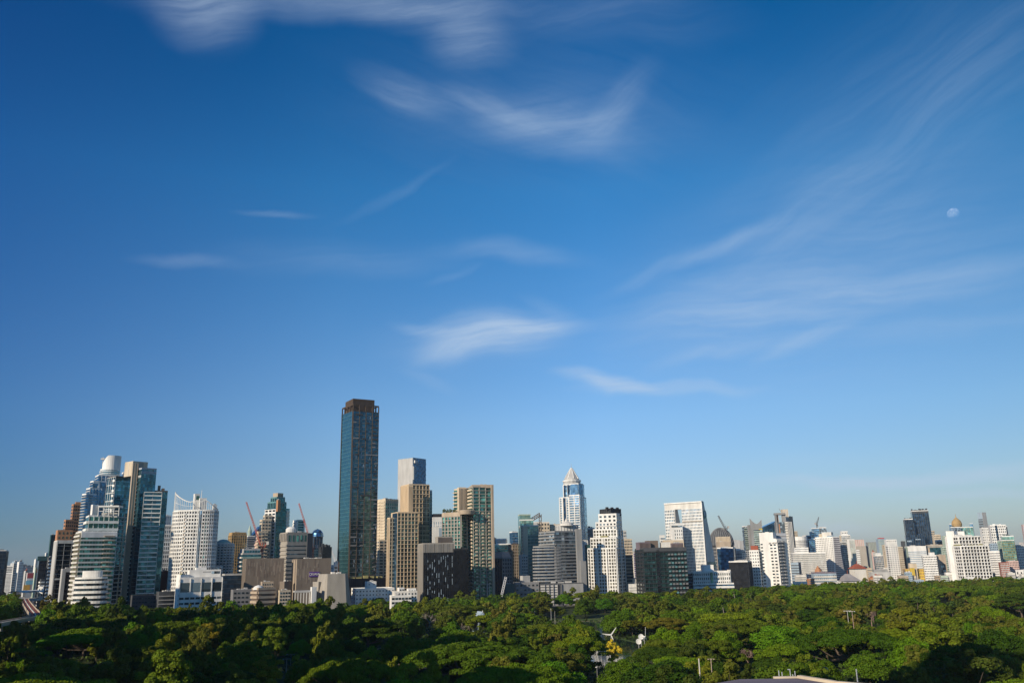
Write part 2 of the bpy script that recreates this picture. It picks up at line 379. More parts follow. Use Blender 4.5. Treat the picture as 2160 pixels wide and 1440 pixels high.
    def finish(s):
        if s.tiers and not any(ch.name.startswith('roof_plant') for ch in s.root.children) and s.name not in ('tallest_skyscraper','spired_skyscraper','crowned_skyscraper','gold_topped_tower','wedge_office','concrete_fin_tower','wall_tower','pavilion','horned_tower'): s.clutter(-1, 3, 2.6, 'palegrey', .55, len(s.label))
        if not s.wins: return
        cpos = Vector((0, 0, H)); sc = []
        for wd in s.wins:
            F, u0, u1, z0, z1, g = wd; c = F.at((u0+u1)/2, 0, (z0+z1)/2); v = cpos - c
            sc.append((u1-u0)*(z1-z0)*max(.02, (v.x*F.n[0]+v.y*F.n[1]))/v.length**3)
        order = sorted(range(len(sc)), key=lambda i: -sc[i])
        ro = parent_origin(s.root)
        for i in order[:100]:
            F, u0, u1, z0, z1, g = s.wins[i]
            o = bpy.data.objects.new('window', unitbox(g)); o.parent = s.root
            o.location = F.at((u0+u1)/2, .06, (z0+z1)/2) - ro; o.rotation_euler.z = math.atan2(F.u[1], F.u[0]); o.scale = (u1-u0, .3, z1-z0); C.objects.link(o)
        rest = {}
        for i in order[100:]: rest.setdefault(s.wins[i][5], []).append(s.wins[i])
        for g, ws in rest.items():
            mb = MB()
            for F, u0, u1, z0, z1, _ in ws: mb.fbox(F, u0, u1, z0, z1, -.09, .21)
            o = s.part('window', mb, g); o['kind'] = 'stuff'
def lattice(mb, a, b, w, n, r):
    a, b = Vector(a), Vector(b); d = (b-a).normalized(); x = d.cross(Vector((0,1,0)));
    if x.length < .05: x = d.cross(Vector((1,0,0)))
    x.normalize(); y = d.cross(x); cs = [x*w/2+y*w/2, x*w/2-y*w/2, -x*w/2-y*w/2, -x*w/2+y*w/2]
    for c in cs: mb.bar(a+c, b+c, r)
    for i in range(n):
        p = a + (b-a)*(i/n); q = a + (b-a)*((i+1)/n)
        for k in range(4):
            mb.bar(p+cs[k], q+cs[(k+1) % 4], r*.7)
def crane(label, base, top, tip, tail, m='craneRed', w=2.2, name='tower_crane'):
    o = empty(name, base, label, 'crane'); base, top, tip, tail = map(Vector, (base, top, tip, tail))
    mb = MB(); lattice(mb, base, top, w, max(4, int((top-base).length/3)), w*.12); mb.build('mast', m, o)
    mb = MB(); lattice(mb, top, tip, w*.8, max(4, int((tip-top).length/3)), w*.12); mb.build('boom', m, o)
    mb = MB(); lattice(mb, top, tail, w*.8, 4, w*.12); mb.build('counter_jib', m, o)
    mb = MB(); mb.box(tail.x, tail.y, tail.z-3, 3, 2.5, 4); mb.build('counterweight', 'palegrey', o)
    mb = MB(); mb.box(top.x, top.y-1.5, top.z-2, 2.6, 2.4, 3); mb.build('cab', m, o)
    mb = MB(); mb.bar(top+Vector((0,0,8)), tip, .12); mb.bar(top+Vector((0,0,8)), tail, .12); mb.bar(top, top+Vector((0,0,8)), .4); mb.build('stay_cable', m, o)
    return o
# ---------------------------------------------------------------- buildings, left to right
# far left
b = Bld('office_tower', 'dark blue glass tower cut off by the left edge of the photo')
b.tier(-48, 13.5, 18, 1161, 1250, 'glass_navy', L='grid n=9 fp=7 cw=.05 sh=.1 pr=.3 m=darkgrey', R='fins n=2 cw=.2 m=charcoal'); b.clutter(h=4, m='darkgrey')
b = Bld('apartment_block', 'white banded apartment block just right of the dark tower at the left edge')
b.tier(13, 30, 36, 1193, 2300, 'white', L='slats fp=3 sh=.45 pr=.6 m=darkgrey', R='win n=2 fp=3 w=.5'); b.clutter(h=8, m='white')
b.tier(12, 31, 37, 1208, 2250, 'white', L='slats fp=2.6 sh=.45 pr=.4 m=grey', R='slats fp=2.6 sh=.4 m=grey')
b = Bld('apartment_block', 'long distant pale grey apartment block with rows of small windows beside the coloured billboards')
b.tier(35, 45, 77, 1197, 2700, 'palegrey', L='win n=4 fp=3 w=.6', R='win n=14 fp=3 w=.55'); b.clutter(h=10, n=4, m='grey', frac=.9)
b.tier(43, 45, 56, 1190, 2720, 'palegrey', R='win n=4 fp=3')
b = Bld('shopping_building', 'small shopping building covered in red, white, blue and orange billboard panels')
t = b.tier(56, 58, 73, 1208, 1900, 'palegrey', dep=15)
F = t['faces'][0]; Hh = t['z1']
for nm, mt, u0, u1, y0, y1, pr in (('billboard','red',0,1,1208,1219,.8),('billboard','white',0,1,1219.3,1223.5,.9),('billboard','cyan',-.1,.95,1224,1232,1.2),('billboard','amber',-.35,.55,1233,1244,2.2),('billboard','pink',.56,1.0,1233,1244,2)):
    mb = MB(); mb.fbox(F, F.L*u0, F.L*u1, Zp(60,y1,1890), Zp(60,y0,1890), 0, pr); o = b.part(nm, mb, mt)
b = Bld('office_block', 'narrow pale green block with a small orange panel next to the dark green tower')
t = b.tier(73, 75, 82, 1197, 1700, 'palegreen', R='fins n=3 cw=.2 pr=.3 m=olive'); mb = MB(); mb.fbox(t['faces'][0], 2, 7, Zp(77,1207,1700), Zp(77,1199,1700), 0, .8); b.part('billboard', mb, 'orange')
b = Bld('office_tower', 'squat dark green tower with an overhanging flat cap at far left')
b.tier(81.5, 83, 106, 1180, 1500, 'glass_black', R='grid n=5 fp=8 cw=.04 sh=.05 pr=.2 m=charcoal'); b.tier(79, 80.5, 106, 1174, 1495, 'darkteal', pyb=1182)
b.tier(95, 97, 102, 1167, 1510, 'white', pyb=1175, R='win n=1 fp=3 w=.4')
b = Bld('office_tower', 'slim dark tower rising left of the white framed black glass block')
b.tier(106, 108, 119, 1129, 1300, 'darkteal', R='fins n=4 cw=.1 pr=.3 m=charcoal')
b = Bld('white_house', 'white cube of a building left of the white framed black glass block')
b.tier(81, 98, 111, 1238, 1330, 'white', L='win n=3 fp=9 w=.5 g=glass_grey', parapet=True)
b = Bld('car_park', 'open decked car park with thin white floor slabs at the left')
b.tier(84, 87, 103, 1222, 1380, 'darkgrey', R='balc fp=6 sh=.2 rl=.25 pr=1.5', L='balc fp=6 sh=.2 rl=.25 pr=1.5')
b.tier(100, 103, 113, 1176, 1290, 'darkgrey', R='balc fp=7 sh=.25 rl=.28 pr=2')
# brown stepped block
b = Bld('stepped_apartment_block', 'orange brown stepped apartment block behind the black glass block')
b.tier(151, 155, 178, 1064, 1150, 'orange', R='win n=5 fp=6.4 w=.6 h=.62', L='win n=1 fp=6.4'); b.tier(158,160,176,1060,1155,'orange')
b.tier(135, 139, 156, 1097, 1130, 'orange', R='win n=4 fp=7 w=.55 h=.6', L='win n=1 fp=7')
b.tier(118, 122, 154, 1119, 1110, 'orange', R='win n=4 fp=9 w=.3 h=.5 g=glass_green'); b.clutter(n=3, h=2, m='olive')
b = Bld('glass_office_block', 'black glass office block in a pale concrete frame, with plants on its lower roof')
t = b.tier(114, 121, 168, 1141, 1010, 'glass_black', L='panel m=palegrey pr=.3', R='grid n=3 fp=9 cw=.06 sh=.05 pr=.6 m=palegrey + fins n=1 cw=.06 pr=1 m=offwhite + panel z0=.97 m=offwhite pr=.9', pmat='offwhite')
b.facade(t['faces'][0], 'panel u0=0 u1=.33 z0=.49 z1=.51 m=offwhite pr=.9')
t = b.tier(129, 132, 162, 1201, 990, 'glass_black', R='panel z0=.95 m=palegrey pr=.5 + panel u0=0 u1=.24 m=palegrey pr=.4 + grid n=4 fp=9 cw=.08 sh=.05 pr=.3 m=darkgrey', L='panel m=palegrey', pmat='palegrey')
b = Bld('wall_tower', 'narrow rust red slab of a building pressed against the white balcony tower')
b.tier(150, 158.5, 162, 1208, 960, 'redbrown', L='fins n=3 cw=.1 pr=.2 m=redbrown')
# blue glass tower with the white drum
b = Bld('crowned_skyscraper', 'blue glass skyscraper stepping up to a slanted white drum on top')
b.tier(173, 182, 204, 1042, 1100, 'glass_blue', L='slats fp=5.6 sh=.28 pr=.7 m=palegrey', R='slats fp=5.6 sh=.28 pr=.7 m=palegrey', pmat='white')
b.tier(182, 190, 215, 1030, 1115, 'glass_blue', R='fins n=4 cw=.1 pr=.5 m=white', L='slats fp=5.6 sh=.2 m=white', pmat='white')
b.tier(190, 197, 222, 1015, 1130, 'glass_blue', R='panel u0=.42 u1=.56 m=white pr=.8 + panel z0=.985 u0=0 u1=.56 m=white pr=.8', L='slats fp=5.6 sh=.1 m=white', pmat='white')
t = b.tier(201, 208, 252, 1002, 1145, 'glass_blue', R='grid n=3 fp=6.4 u0=.15 u1=.75 cw=.12 sh=.12 pr=.5', L='slats fp=6 sh=.15 pr=.4 m=white', pmat='white')
b.cyl(213.5, 252, 992, 1165, 'glass_teal', 'slats fp=4 sh=.4 pr=.8 m=white', seg=24, pyb=1010)
zt = Zp(236, 976, 1165); x0, x1 = Xp(218.5, 1165, zt), Xp(253.5, 1165, zt); rr = (x1-x0)/2; cx = (x0+x1)/2
pts = [(cx+rr*math.cos(2*math.pi*i/28), 1165+rr*math.sin(2*math.pi*i/28)) for i in range(28)]
mb = MB(); mb.prism(pts, Zp(236,992,1165), [Zp(236, 979 - 17*min(1, max(0, (math.cos(2*math.pi*i/28)+.85)/.75)), 1165) for i in range(28)])
b.part('drum', mb, 'white', False)
mb = MB(); mb.bar((cx-rr*.9,1160,zt-4),(cx-rr*.9,1160,zt+8),.4); mb.box(cx-rr*.9,1160,zt+4,5,3,2); b.part('antenna', mb, 'palegrey')
# white balcony tower in front
b = Bld('balcony_tower', 'white terraced tower with green glass bands and long curved balconies, leftmost of the white towers')
b.tier(160, 172, 247, 1122, 905, 'glass_green', L='slats fp=8.7 sh=.4 pr=1.8 m=offwhite + fins n=4 cw=.15 pr=.8 m=tan', R='slats fp=8.7 sh=.38 pr=1.8 m=offwhite + panel z0=.94 m=white pr=2', pmat='white')
b.facade(b.tiers[-1]['faces'][0], 'bbay n=1 u0=.62 u1=.95 fp=8.7 w=.9 sh=.22 pr=3.4 m=tan + fins n=12 cw=.12 pr=.4 m=teal')
b.tier(181, 188, 251, 1088, 918, 'glass_green', L='slats fp=14 sh=.35 pr=2 m=white', R='slats fp=14 sh=.35 pr=2.2 m=white + fins n=6 cw=.12 pr=.7 m=white', pmat='white')
b.tier(192, 196, 208, 1066, 922, 'white', dep=18, pyb=1090)

mb = MB(); F = b.tiers[-1]['faces'][0]; z = Zp(208,1066,922); x0 = Xp(208,922,z); x1 = Xp(249,922,z)
f2 = Face((x0, 922), (x1, 925)); mb.fbox(f2, 0, f2.L, z-1.6, z, -14, 1)
for k in range(5): mb.fbox(f2, k*f2.L/4.05, k*f2.L/4.05+.6, z-11, z-1.65, -.5, .3)
mb.fbox(f2, 0, f2.L, z-6, z-5.4, -2, -.2); b.part('roof_pergola', mb, 'white')
mb = MB(); mb.fbox(f2, 2, f2.L-2, z-12, z-7, -10, -6); b.part('roof_plant', mb, 'palegrey')
b.cyl(159, 226, 1219, 880, 'glass_dark', 'slats fp=9.5 sh=.5 pr=1.5 m=white', seg=30, squash=.5, pmat='white')
b.cyl(175, 217, 1206, 882, 'white', '', seg=24, squash=.5)
# glass tower pair with concrete fin
b = Bld('glass_apartment_tower', 'teal glass apartment tower with white box balconies left of the tall concrete fin')
t = b.tier(227, 245, 281, 1005, 1000, 'glass_deep', L='grid n=4 fp=16 cw=.1 sh=.06 pr=.5 m=white + bbay n=1 u0=.75 u1=1 fp=10 w=.9 sh=.45 pr=1.4', R='slats z0=0 z1=.73 fp=8 sh=.22 pr=1 m=offwhite + fins z0=0 z1=.73 n=3 cw=.13 pr=1.1 m=cream + slats z0=.74 z1=1 fp=9 sh=.05 pr=.2 m=glass_sky', pmat='darkgrey')
b.tier(257, 260, 282, 997, 1012, 'glass_grey', pyb=1010, R='fins n=7 cw=.25 pr=.3 m=palegrey')
b = Bld('concrete_fin_tower', 'tall bare beige concrete fin standing between the two halves of the teal glass towers')
b.tier(279, 281, 292, 976, 968, 'tan', R='fins n=2 cw=.1 pr=.3 m=tan', dep=22, parapet=False)
b.tier(264, 281, 312, 974, 985, 'cream', pyb=1003, R='panel u0=.28 u1=.7 pr=.6 m=concrete', L='fins n=2 cw=.05 pr=.3')
b.tier(286, 288, 296, 1010, 972, 'charcoal', dep=12, R='bbay n=1 fp=8 w=1 sh=.3 pr=1.2 m=offwhite', parapet=False)
b = Bld('glass_apartment_tower', 'teal glass apartment tower with a column of white framed balconies right of the concrete fin')
b.tier(287, 299, 330.5, 988, 966, 'glass_deep', L='slats fp=8 sh=.05 pr=.3 m=glass_sky + panel z0=.94 z1=.955 m=palegrey', R='panel z0=.965 z1=.985 m=bluegrey + slats fp=7.5 sh=.06 pr=.25 m=teal', pmat='steel')
b.tier(324, 327, 354, 1036, 978, 'glass_deep', R='slats fp=7.5 sh=.06 pr=.25 m=teal + fins n=4 cw=.06 pr=.3 m=teal', pmat='darkgrey'); b.clutter(n=2, h=7, m='brown')
b.tier(302, 304, 342, 1037, 958, 'glass_deep', dep=8, pyb=1252, R='balc fp=8.6 sh=.12 rl=.14 pr=2 m=white + fins n=1 cw=.03 pr=2.2 m=white + panel z0=.993 m=white pr=2.2 + fins n=2 cw=.04 pr=1.2 m=palegrey', parapet=False)
b = Bld('low_building', 'low shaded deck building at the foot of the teal glass tower')
b.tier(276, 280, 330, 1258, 915, 'darkgrey', R='win n=8 fp=8 w=.7 h=.3'); b.tier(330, 336, 372, 1250, 905, 'darkgrey', R='slats fp=7 sh=.3 pr=1.4 m=grey')
b = Bld('lattice_apartment_tower', 'slender white grid fronted tower half hidden behind the teal glass tower')
b.tier(341, 344, 365, 1108, 1160, 'glass_grey', R='grid n=5 fp=8 cw=.28 sh=.3 pr=1 m=white', L='grid n=2 fp=8 cw=.3 sh=.3 m=white', pmat='white')
b.tier(343, 345, 362, 1088, 1170, 'steel', pyb=1112, R='grid n=4 fp=10 cw=.15 sh=.15 m=bluegrey', dep=10)
b = Bld('wall_block', 'windowless dark red block between the teal glass tower and the curved white tower')
b.tier(336, 339, 364, 1206, 990, 'redbrown')
# curved white tower
b = Bld('curved_white_tower', 'curved white tower with a swooping open crown and a thin mast')
cy_ = 975; t = b.cyl(367.5, 459.5, 1078, cy_, 'glass_dark', 'grid n=2 fp=7.3 cw=.36 sh=.4 pr=1.2 m=white', seg=26, squash=.5, pmat='white')
b.facade(t['faces'][21], 'panel u0=.1 u1=.28 m=glass_pale pr=1.6'); b.facade(t['faces'][18], 'panel u0=.05 u1=.4 z1=.93 m=tan pr=.5 + bbay n=1 u0=0 u1=.5 fp=7.3 w=.9 sh=.3 pr=2'); b.facade(t['faces'][22], 'panel u0=0 u1=.5 z1=.95 m=glass_green pr=.4'); b.facade(t['faces'][20], 'panel u0=.75 u1=.9 m=white pr=1.9')
mbf = MB(); zb = t['z1']; prev = None
for i in range(0, 60):
    a = math.pi*(1.0 + i/59.0); x = t['c'][0] + (Xp(459.5,cy_,zb)-Xp(367.5,cy_,zb))/2*math.cos(a); y = cy_ + (Xp(459.5,cy_,zb)-Xp(367.5,cy_,zb))/4*math.sin(a)
    px_ = 367.5 + 92*(math.cos(a)+1)/2
    if px_ < 412: yy = 1038 + 22*(1-(1-min(1,(px_-367.5)/43))**1.6)
    elif px_ < 434: yy = 1059
    else: yy = 1054 + 19*((px_-434)/25)**1.5
    z = Zp(px_, yy, cy_); mbf.bar((x,y,zb),(x,y,z),.22) if i % 2 == 0 else None
    if prev: mbf.bar(prev,(x,y,z),.6); mbf.bar((prev[0],prev[1],zb+(prev[2]-zb)*.5),(x,y,zb+(z-zb)*.5),.18)
    prev = (x,y,z)
b.part('crown_screen', mbf, 'white')
b.tier(408.5, 411, 422, 1043, 978, 'white', pyb=1080, dep=12, R='panel u0=.3 u1=.9 z0=.72 z1=.94 m=glass_green')
b.tier(420, 422, 436, 1052, 974, 'white', pyb=1080, dep=12, R='fins n=3 cw=.3 m=white')
b.tier(448, 450, 458, 1066, 975, 'white', pyb=1080, dep=8)
z = Zp(426, 1033, 978); x = Xp(426, 978, z); mb = MB(); mb.bar((x,978,Zp(426,1055,978)),(x,978,z),.5,5,.25); b.part('mast', mb, 'white')
b = Bld('car_park_building', 'low white building with dark grid openings in front of the curved white tower')
b.tier(371, 380, 470, 1220, 868, 'white', R='win n=4 fp=24 z0=.62 z1=.97 w=.82 h=.62 g=glass_dark + win n=8 fp=9 z1=.6 w=.78 h=.4 g=glass_dark + fins n=4 cw=.04 pr=.9', L='win n=2 fp=9 w=.5 h=.4')
b.tier(396, 400, 466, 1204, 880, 'white', R='panel u0=.42 u1=.68 z0=.965 z1=.99 m=palegrey + panel u0=.7 u1=.97 z0=.94 z1=.99 m=glass_grey'); b.tier(411, 414, 436, 1199, 890, 'white')
b.tier(372, 381, 400, 1214, 872, 'white', dep=20); b.clutter(n=4, h=3, m='olive', name='roof_garden')
b = Bld('round_apartment_tower', 'rounded white balcony tower with a pale green domed roof, right of the curved white tower')
b.cyl(450, 492, 1147, 1030, 'glass_dark', 'slats fp=5.3 sh=.5 pr=1.5 m=white + fins n=1 cw=.3 pr=1.2', seg=20, squash=.8, pmat='white'); t = b.tiers[-1]
mb = MB(); rr = t['faces'][0].L*20/2/math.pi; mb.lathe(t['c'][0], t['c'][1], [(rr*.98,t['z1']+.3),(rr*.8,t['z1']+3),(rr*.4,t['z1']+5),(.3,t['z1']+5.6)]); b.part('roof', mb, 'palegreen')
b = Bld('grid_office_tower', 'gold brown gridded office tower behind the rounded white tower')
b.tier(482, 489, 521, 1128, 1210, 'glass_warm', L='grid n=3 fp=5.4 cw=.3 sh=.22 m=gold', R='grid n=7 fp=5.4 cw=.28 sh=.22 m=gold', pmat='gold'); b.tier(483,490,520,1124,1212,'gold',pyb=1128.5,R='win n=5 fp=6 w=.6')
b = Bld('office_tower', 'dark finely banded tower with a sloping roof and a small spire behind the red crane')
t = b.tier(517, 523, 549, 1131, 1350, 'glass_navy', L='slats fp=4 sh=.35 m=grey', R='slats fp=4 sh=.3 m=palegrey z0=.7')
F = t['faces'][0]; mb = MB(); z = t['z1']; mb.add([F.at(F.L*.3,0,z),F.at(F.L,0,z),F.at(F.L,0,z+16),F.at(F.L*.3,-20,z),F.at(F.L,-20,z),F.at(F.L,-20,z+16)],[(0,1,2),(5,4,3),(0,2,5,3),(1,4,5,2),(0,3,4,1)]); b.part('roof', mb, 'glass_blue')
mb = MB(); p = F.at(F.L*.2,-6,z); mb.lathe(p.x,p.y,[(3.4,z),(3.2,z+9),(2,z+12),(.2,z+18)],10); b.part('spire', mb, 'palegreen')
# stepped cream and teal tower
b = Bld('stepped_tower', 'cream and teal glass tower with a stepped green crown, between the two red cranes')
b.tier(539, 545, 566, 1122, 1090, 'cream', L='bbay n=2 fp=6.4 w=.8 sh=.5 pr=1.2 m=pink', R='win n=3 fp=6.4 w=.6 h=.5 + bbay n=2 u0=.3 fp=6.4 w=.7 sh=.3 pr=1 m=cream')
b.tier(548, 553, 572, 1097, 1098, 'cream', L='win n=2 fp=6.4', R='win n=3 fp=6.4 w=.6 h=.5'); b.tier(555, 559, 574, 1088, 1104, 'cream', L='win n=1 fp=6.4', R='win n=2 fp=6.4 w=.6')
t = b.tier(560, 583, 611, 1073, 1110, 'white', L='grid n=3 fp=6.6 cw=.25 sh=.45 pr=1 m=white + win n=3 fp=6.6 w=.75 h=.7', R='panel u0=0 u1=.74 m=glass_teal pr=.5 + slats u0=0 u1=.74 fp=6.6 sh=.12 pr=.7 m=teal + bbay n=1 u0=.74 u1=1.0 fp=6.6 w=.9 sh=.45 pr=1.4', pmat='glass_teal')
b.tier(565, 582, 604, 1059, 1116, 'glass_teal', L='fins n=5 cw=.2 m=teal', R='fins n=5 cw=.2 m=teal', pmat='teal'); b.tier(571.5, 584, 601, 1049, 1120, 'glass_teal', L='fins n=3 cw=.2 m=teal', R='fins n=3 cw=.2 m=teal', pmat='teal')
b.tier(576, 586, 597.5, 1041, 1124, 'tan', R='win n=4 fp=5 z0=.97 w=.5'); t = b.tier(583,586.5,592,1056,1107,'orange',pyb=1078,dep=5)
b = Bld('office_block', 'squat teal and white banded office block below the left red crane')
b.tier(503, 512, 551, 1168, 985, 'glass_teal', L='slats fp=8 sh=.35 pr=1.2 m=offwhite', R='slats fp=8 sh=.3 pr=.5 m=palegreen', pmat='palegrey')
b.tier(506, 514, 549, 1159, 988, 'palegrey', pyb=1168, R='win n=6 fp=9 w=.7 h=.7 g=glass_teal')
b = Bld('office_block', 'low dark glass block between the white grid building and the brown mall')
b.tier(468, 474, 515, 1212, 960, 'glass_navy', R='slats fp=9 sh=.06 m=darkgrey', pmat='palegrey')
b.tier(450, 452, 470, 1196, 985, 'glass_grey', R='slats fp=6 sh=.4 m=palegrey')
b = Bld('banded_office_tower', 'grey concrete office tower with dark window bands and a colonnaded top beside a red crane')
b.tier(591, 607, 649, 1124, 1010, 'concrete', L='slats z1=.88 fp=8 sh=.34 pr=-.0 m=glass_dark + slats z1=.88 fp=8 sh=.55 pr=.9 m=concrete + fins z0=.9 n=5 cw=.45 pr=1 m=concrete', R='slats z1=.88 fp=8 sh=.3 pr=.1 m=glass_dark + win n=5 z0=.885 z1=.985 fp=60 w=.5 h=.8 g=glass_green')
mb = MB(); t = b.tiers[-1]; F = t['faces'][0]; p = F.at(F.L*.3,-9,0); mb.lathe(p.x,p.y,[(6,t['z1']),(6,t['z1']+5),(4,t['z1']+7),(.2,t['z1']+8)],16); b.part('water_tank', mb, 'white'); b.clutter(n=2,h=4,m='offwhite')
b.tier(643, 649, 660, 1126, 1022, 'darkgrey', dep=20)
b = Bld('apartment_block', 'small white and glass topped block peeping above the banded grey office tower')
b.tier(618, 627, 643, 1098, 1150, 'white', L='bbay n=2 fp=5 w=.8 sh=.5 pr=.8', R='grid n=1 fp=5 cw=.15 sh=.25 m=white + panel u0=.15 u1=.85 m=glass_teal'); b.clutter(n=1,h=2)
b = Bld('dark_tower', 'dark glass tower with rounded shoulders behind the right red crane')
t = b.tier(658, 663, 681, 1131, 1250, 'glass_blue', R='fins n=3 cw=.15 m=darkgrey', L='fins n=2 cw=.2 m=darkgrey')
mb = MB(); mb.lathe(t['c'][0], t['c'][1], [(9,t['z1']),(8,t['z1']+5),(5,t['z1']+9),(.3,t['z1']+11)],16); b.part('dome', mb, 'glass_blue')
b = Bld('dark_office_block', 'charcoal block with spiky rooftop frames left of the tallest tower')
b.tier(672, 681, 700, 1155, 1130, 'charcoal', L='win n=3 fp=7 w=.3 h=.3', R='win n=4 fp=7 w=.3 h=.3'); b.clutter(n=4, h=6, m='darkgrey', frac=.9)
b = Bld('mural_block', 'small pale yellow and orange striped building seen beyond the brown mall beside the crane')
b.tier(655, 658, 671, 1160, 1160, 'cream', R='win n=3 fp=5 w=.4'); b.tier(707,710,716,1187,1080,'orange')
b = Bld('small_white_building', 'small white block with dark windows wedged between mall and tallest tower')
b.tier(697, 704, 713, 1193, 1060, 'white', L='win n=1 fp=9 w=.3 h=.3', R='win n=1 fp=7 w=.6 h=.5'); b.tier(704,706,713,1187,1070,'white')
# brown mall
b = Bld('brown_mall', 'windowless brown panelled mall block, left one of the brown pair')
t = b.tier(512, 520, 600, 1180, 930, 'mallbrown', L='fins n=6 cw=.5 pr=.15 m=mallbrown')
rr_ = random.Random(5); mbs = {k: MB() for k in ('mallpanel','brown','concrete')}
for k in range(60):
    u = rr_.randrange(0, 30)/30*t['faces'][0].L; zz = t['z1'] - abs(rr_.gauss(0, .2))*t['z1']*.7; hgt = rr_.uniform(3, 9); kk = rr_.choice(['mallpanel','brown','mallpanel'])
    mbs[kk].fbox(t['faces'][0], u, u+t['faces'][0].L/31, max(2, zz-hgt), zz, 0, .1 + .01*k/10)
for k, m_ in mbs.items(): b.part('facade_panels', m_, k)
b.tier(590, 600, 616, 1228, 925, 'mallbrown')
b = Bld('brown_mall', 'brown mall block with a purple sign, right one of the brown pair')
t = b.tier(617, 627, 699, 1180, 925, 'mallbrown', L='fins n=2 cw=.5 pr=.4 m=tan'); F = t['faces'][0]
mbs = {k: MB() for k in ('mallpanel','brown')}
for k in range(40):
    u = rr_.randrange(0, 20)/30*F.L; zz = t['z1'] - abs(rr_.gauss(0, .25))*t['z1']*.8; kk = rr_.choice(['mallpanel','brown','mallpanel'])
    mbs[kk].fbox(F, u, u+F.L/31, max(2, zz-rr_.uniform(3, 10)), zz, 0, .1 + .01*k/10)
for k, m_ in mbs.items(): b.part('facade_panels', m_, k)
mb = MB(); z0s, z1s = Zp(660,1216,925), Zp(660,1205,925); mb.fbox(F, F.L*.36, F.L*.66, z0s, z1s, 0, .6); sgn = b.part('sign', mb, 'purple')
def text(s, loc, rotz, size, mat, parent, name='lettering'):
    cu = bpy.data.curves.new(name, 'FONT'); cu.body = s; cu.size = size; cu.extrude = .15; cu.align_x = 'CENTER'; cu.align_y = 'CENTER'; cu.materials.append(MATS[mat])
    to = bpy.data.objects.new('tmp', cu); me = bpy.data.meshes.new_from_object(to); bpy.data.objects.remove(to); o = bpy.data.objects.new(name, me); C.objects.link(o); o.parent = parent; o.location = Vector(loc) - parent_origin(parent); o.rotation_euler = (R_(90), 0, rotz); return o
text('QUAIAI', F.at(F.L*.52,.8,(z0s+z1s)/2), math.atan2(F.u[1],F.u[0]), 3.4, 'white', sgn)
# battered concrete block
b = Bld('battered_block', 'bare grey beige block with sloping walls at the foot of the tallest tower'); Y0 = 860
zt = Zp(691,1210,Y0); A = (Xp(691,Y0,zt),Y0); B_ = (Xp(728,Y0+6,zt),Y0+6); D_ = (Xp(673,Y0+22,zt),Y0+22); E_ = (B_[0]-2,Y0+30)
A2 = (A[0]+(.6),Y0-3); B2 = (B_[0]+3.5,Y0+4); D2 = (D_[0]-9,Y0+20); E2 = (B2[0],Y0+32)
b._root(A[0]+5, Y0+15); b.scale = .48; mb = MB(); mb.prism([A2,B2,E2,D2], 0, zt, [A,B_,E_,D_]); b.part('wall', mb, 'concrete')
b.tiers.append(dict(pts=[A,B_,E_,D_],z0=0,z1=zt,faces=[Face(A,B_),Face(B_,E_),Face(E_,D_),Face(D_,A)],c=(A[0]+5,Y0+15)))
b.clutter(n=3,h=2,m='offwhite'); b.tier(660, 672, 690, 1229, 868, 'concrete'); b.tier(655, 666, 685, 1244, 872, 'concrete')
# small buildings at the tree line
b = Bld('low_building', 'low beige banded building with a small dome in front of the left brown mall')
b.tier(531, 545, 581, 1242, 838, 'brown', L='slats fp=9 sh=.5 pr=1.2 m=tan', R='slats fp=9 sh=.5 pr=1.2 m=tan', pmat='tan'); b.tier(550,553,577,1229,850,'tan',R='win n=5 fp=6 w=.4')
t = b.tiers[-1]; mb = MB(); x = Xp(545,846,Zp(545,1238,846)); mb.lathe(x,846,[(5,Zp(545,1243,846)),(4.6,Zp(545,1238,846)),(3,Zp(545,1235,846)),(.2,Zp(545,1233,846))],16); b.part('dome', mb, 'white')
b = Bld('low_building', 'low dark flat roofed building left of the beige building with the small dome')
b.tier(487, 492, 534, 1246, 850, 'midgrey', R='win n=5 fp=9 w=.6 h=.4')
b = Bld('low_building', 'narrow cream building with rows of windows at the foot of the right brown mall')
b.tier(585, 590, 613, 1247, 845, 'cream', R='win n=4 fp=6 w=.6 h=.5')
b = Bld('pavilion', 'long pale flat roofed pavilion on thin columns behind the leafless purple tree')
t = b.tier(618, 622, 668, 1246, 850, 'palegrey', pyb=1249.5, dep=16, parapet=False); mb = MB()
for k in range(8): mb.fbox(t['faces'][0], t['faces'][0].L*k/7.6, t['faces'][0].L*k/7.6+.8, 0, t['z0']-.02, -1, -.2)
b.part('columns', mb, 'offwhite'); b.tier(655,658,668,1240,853,'white',zb=10)
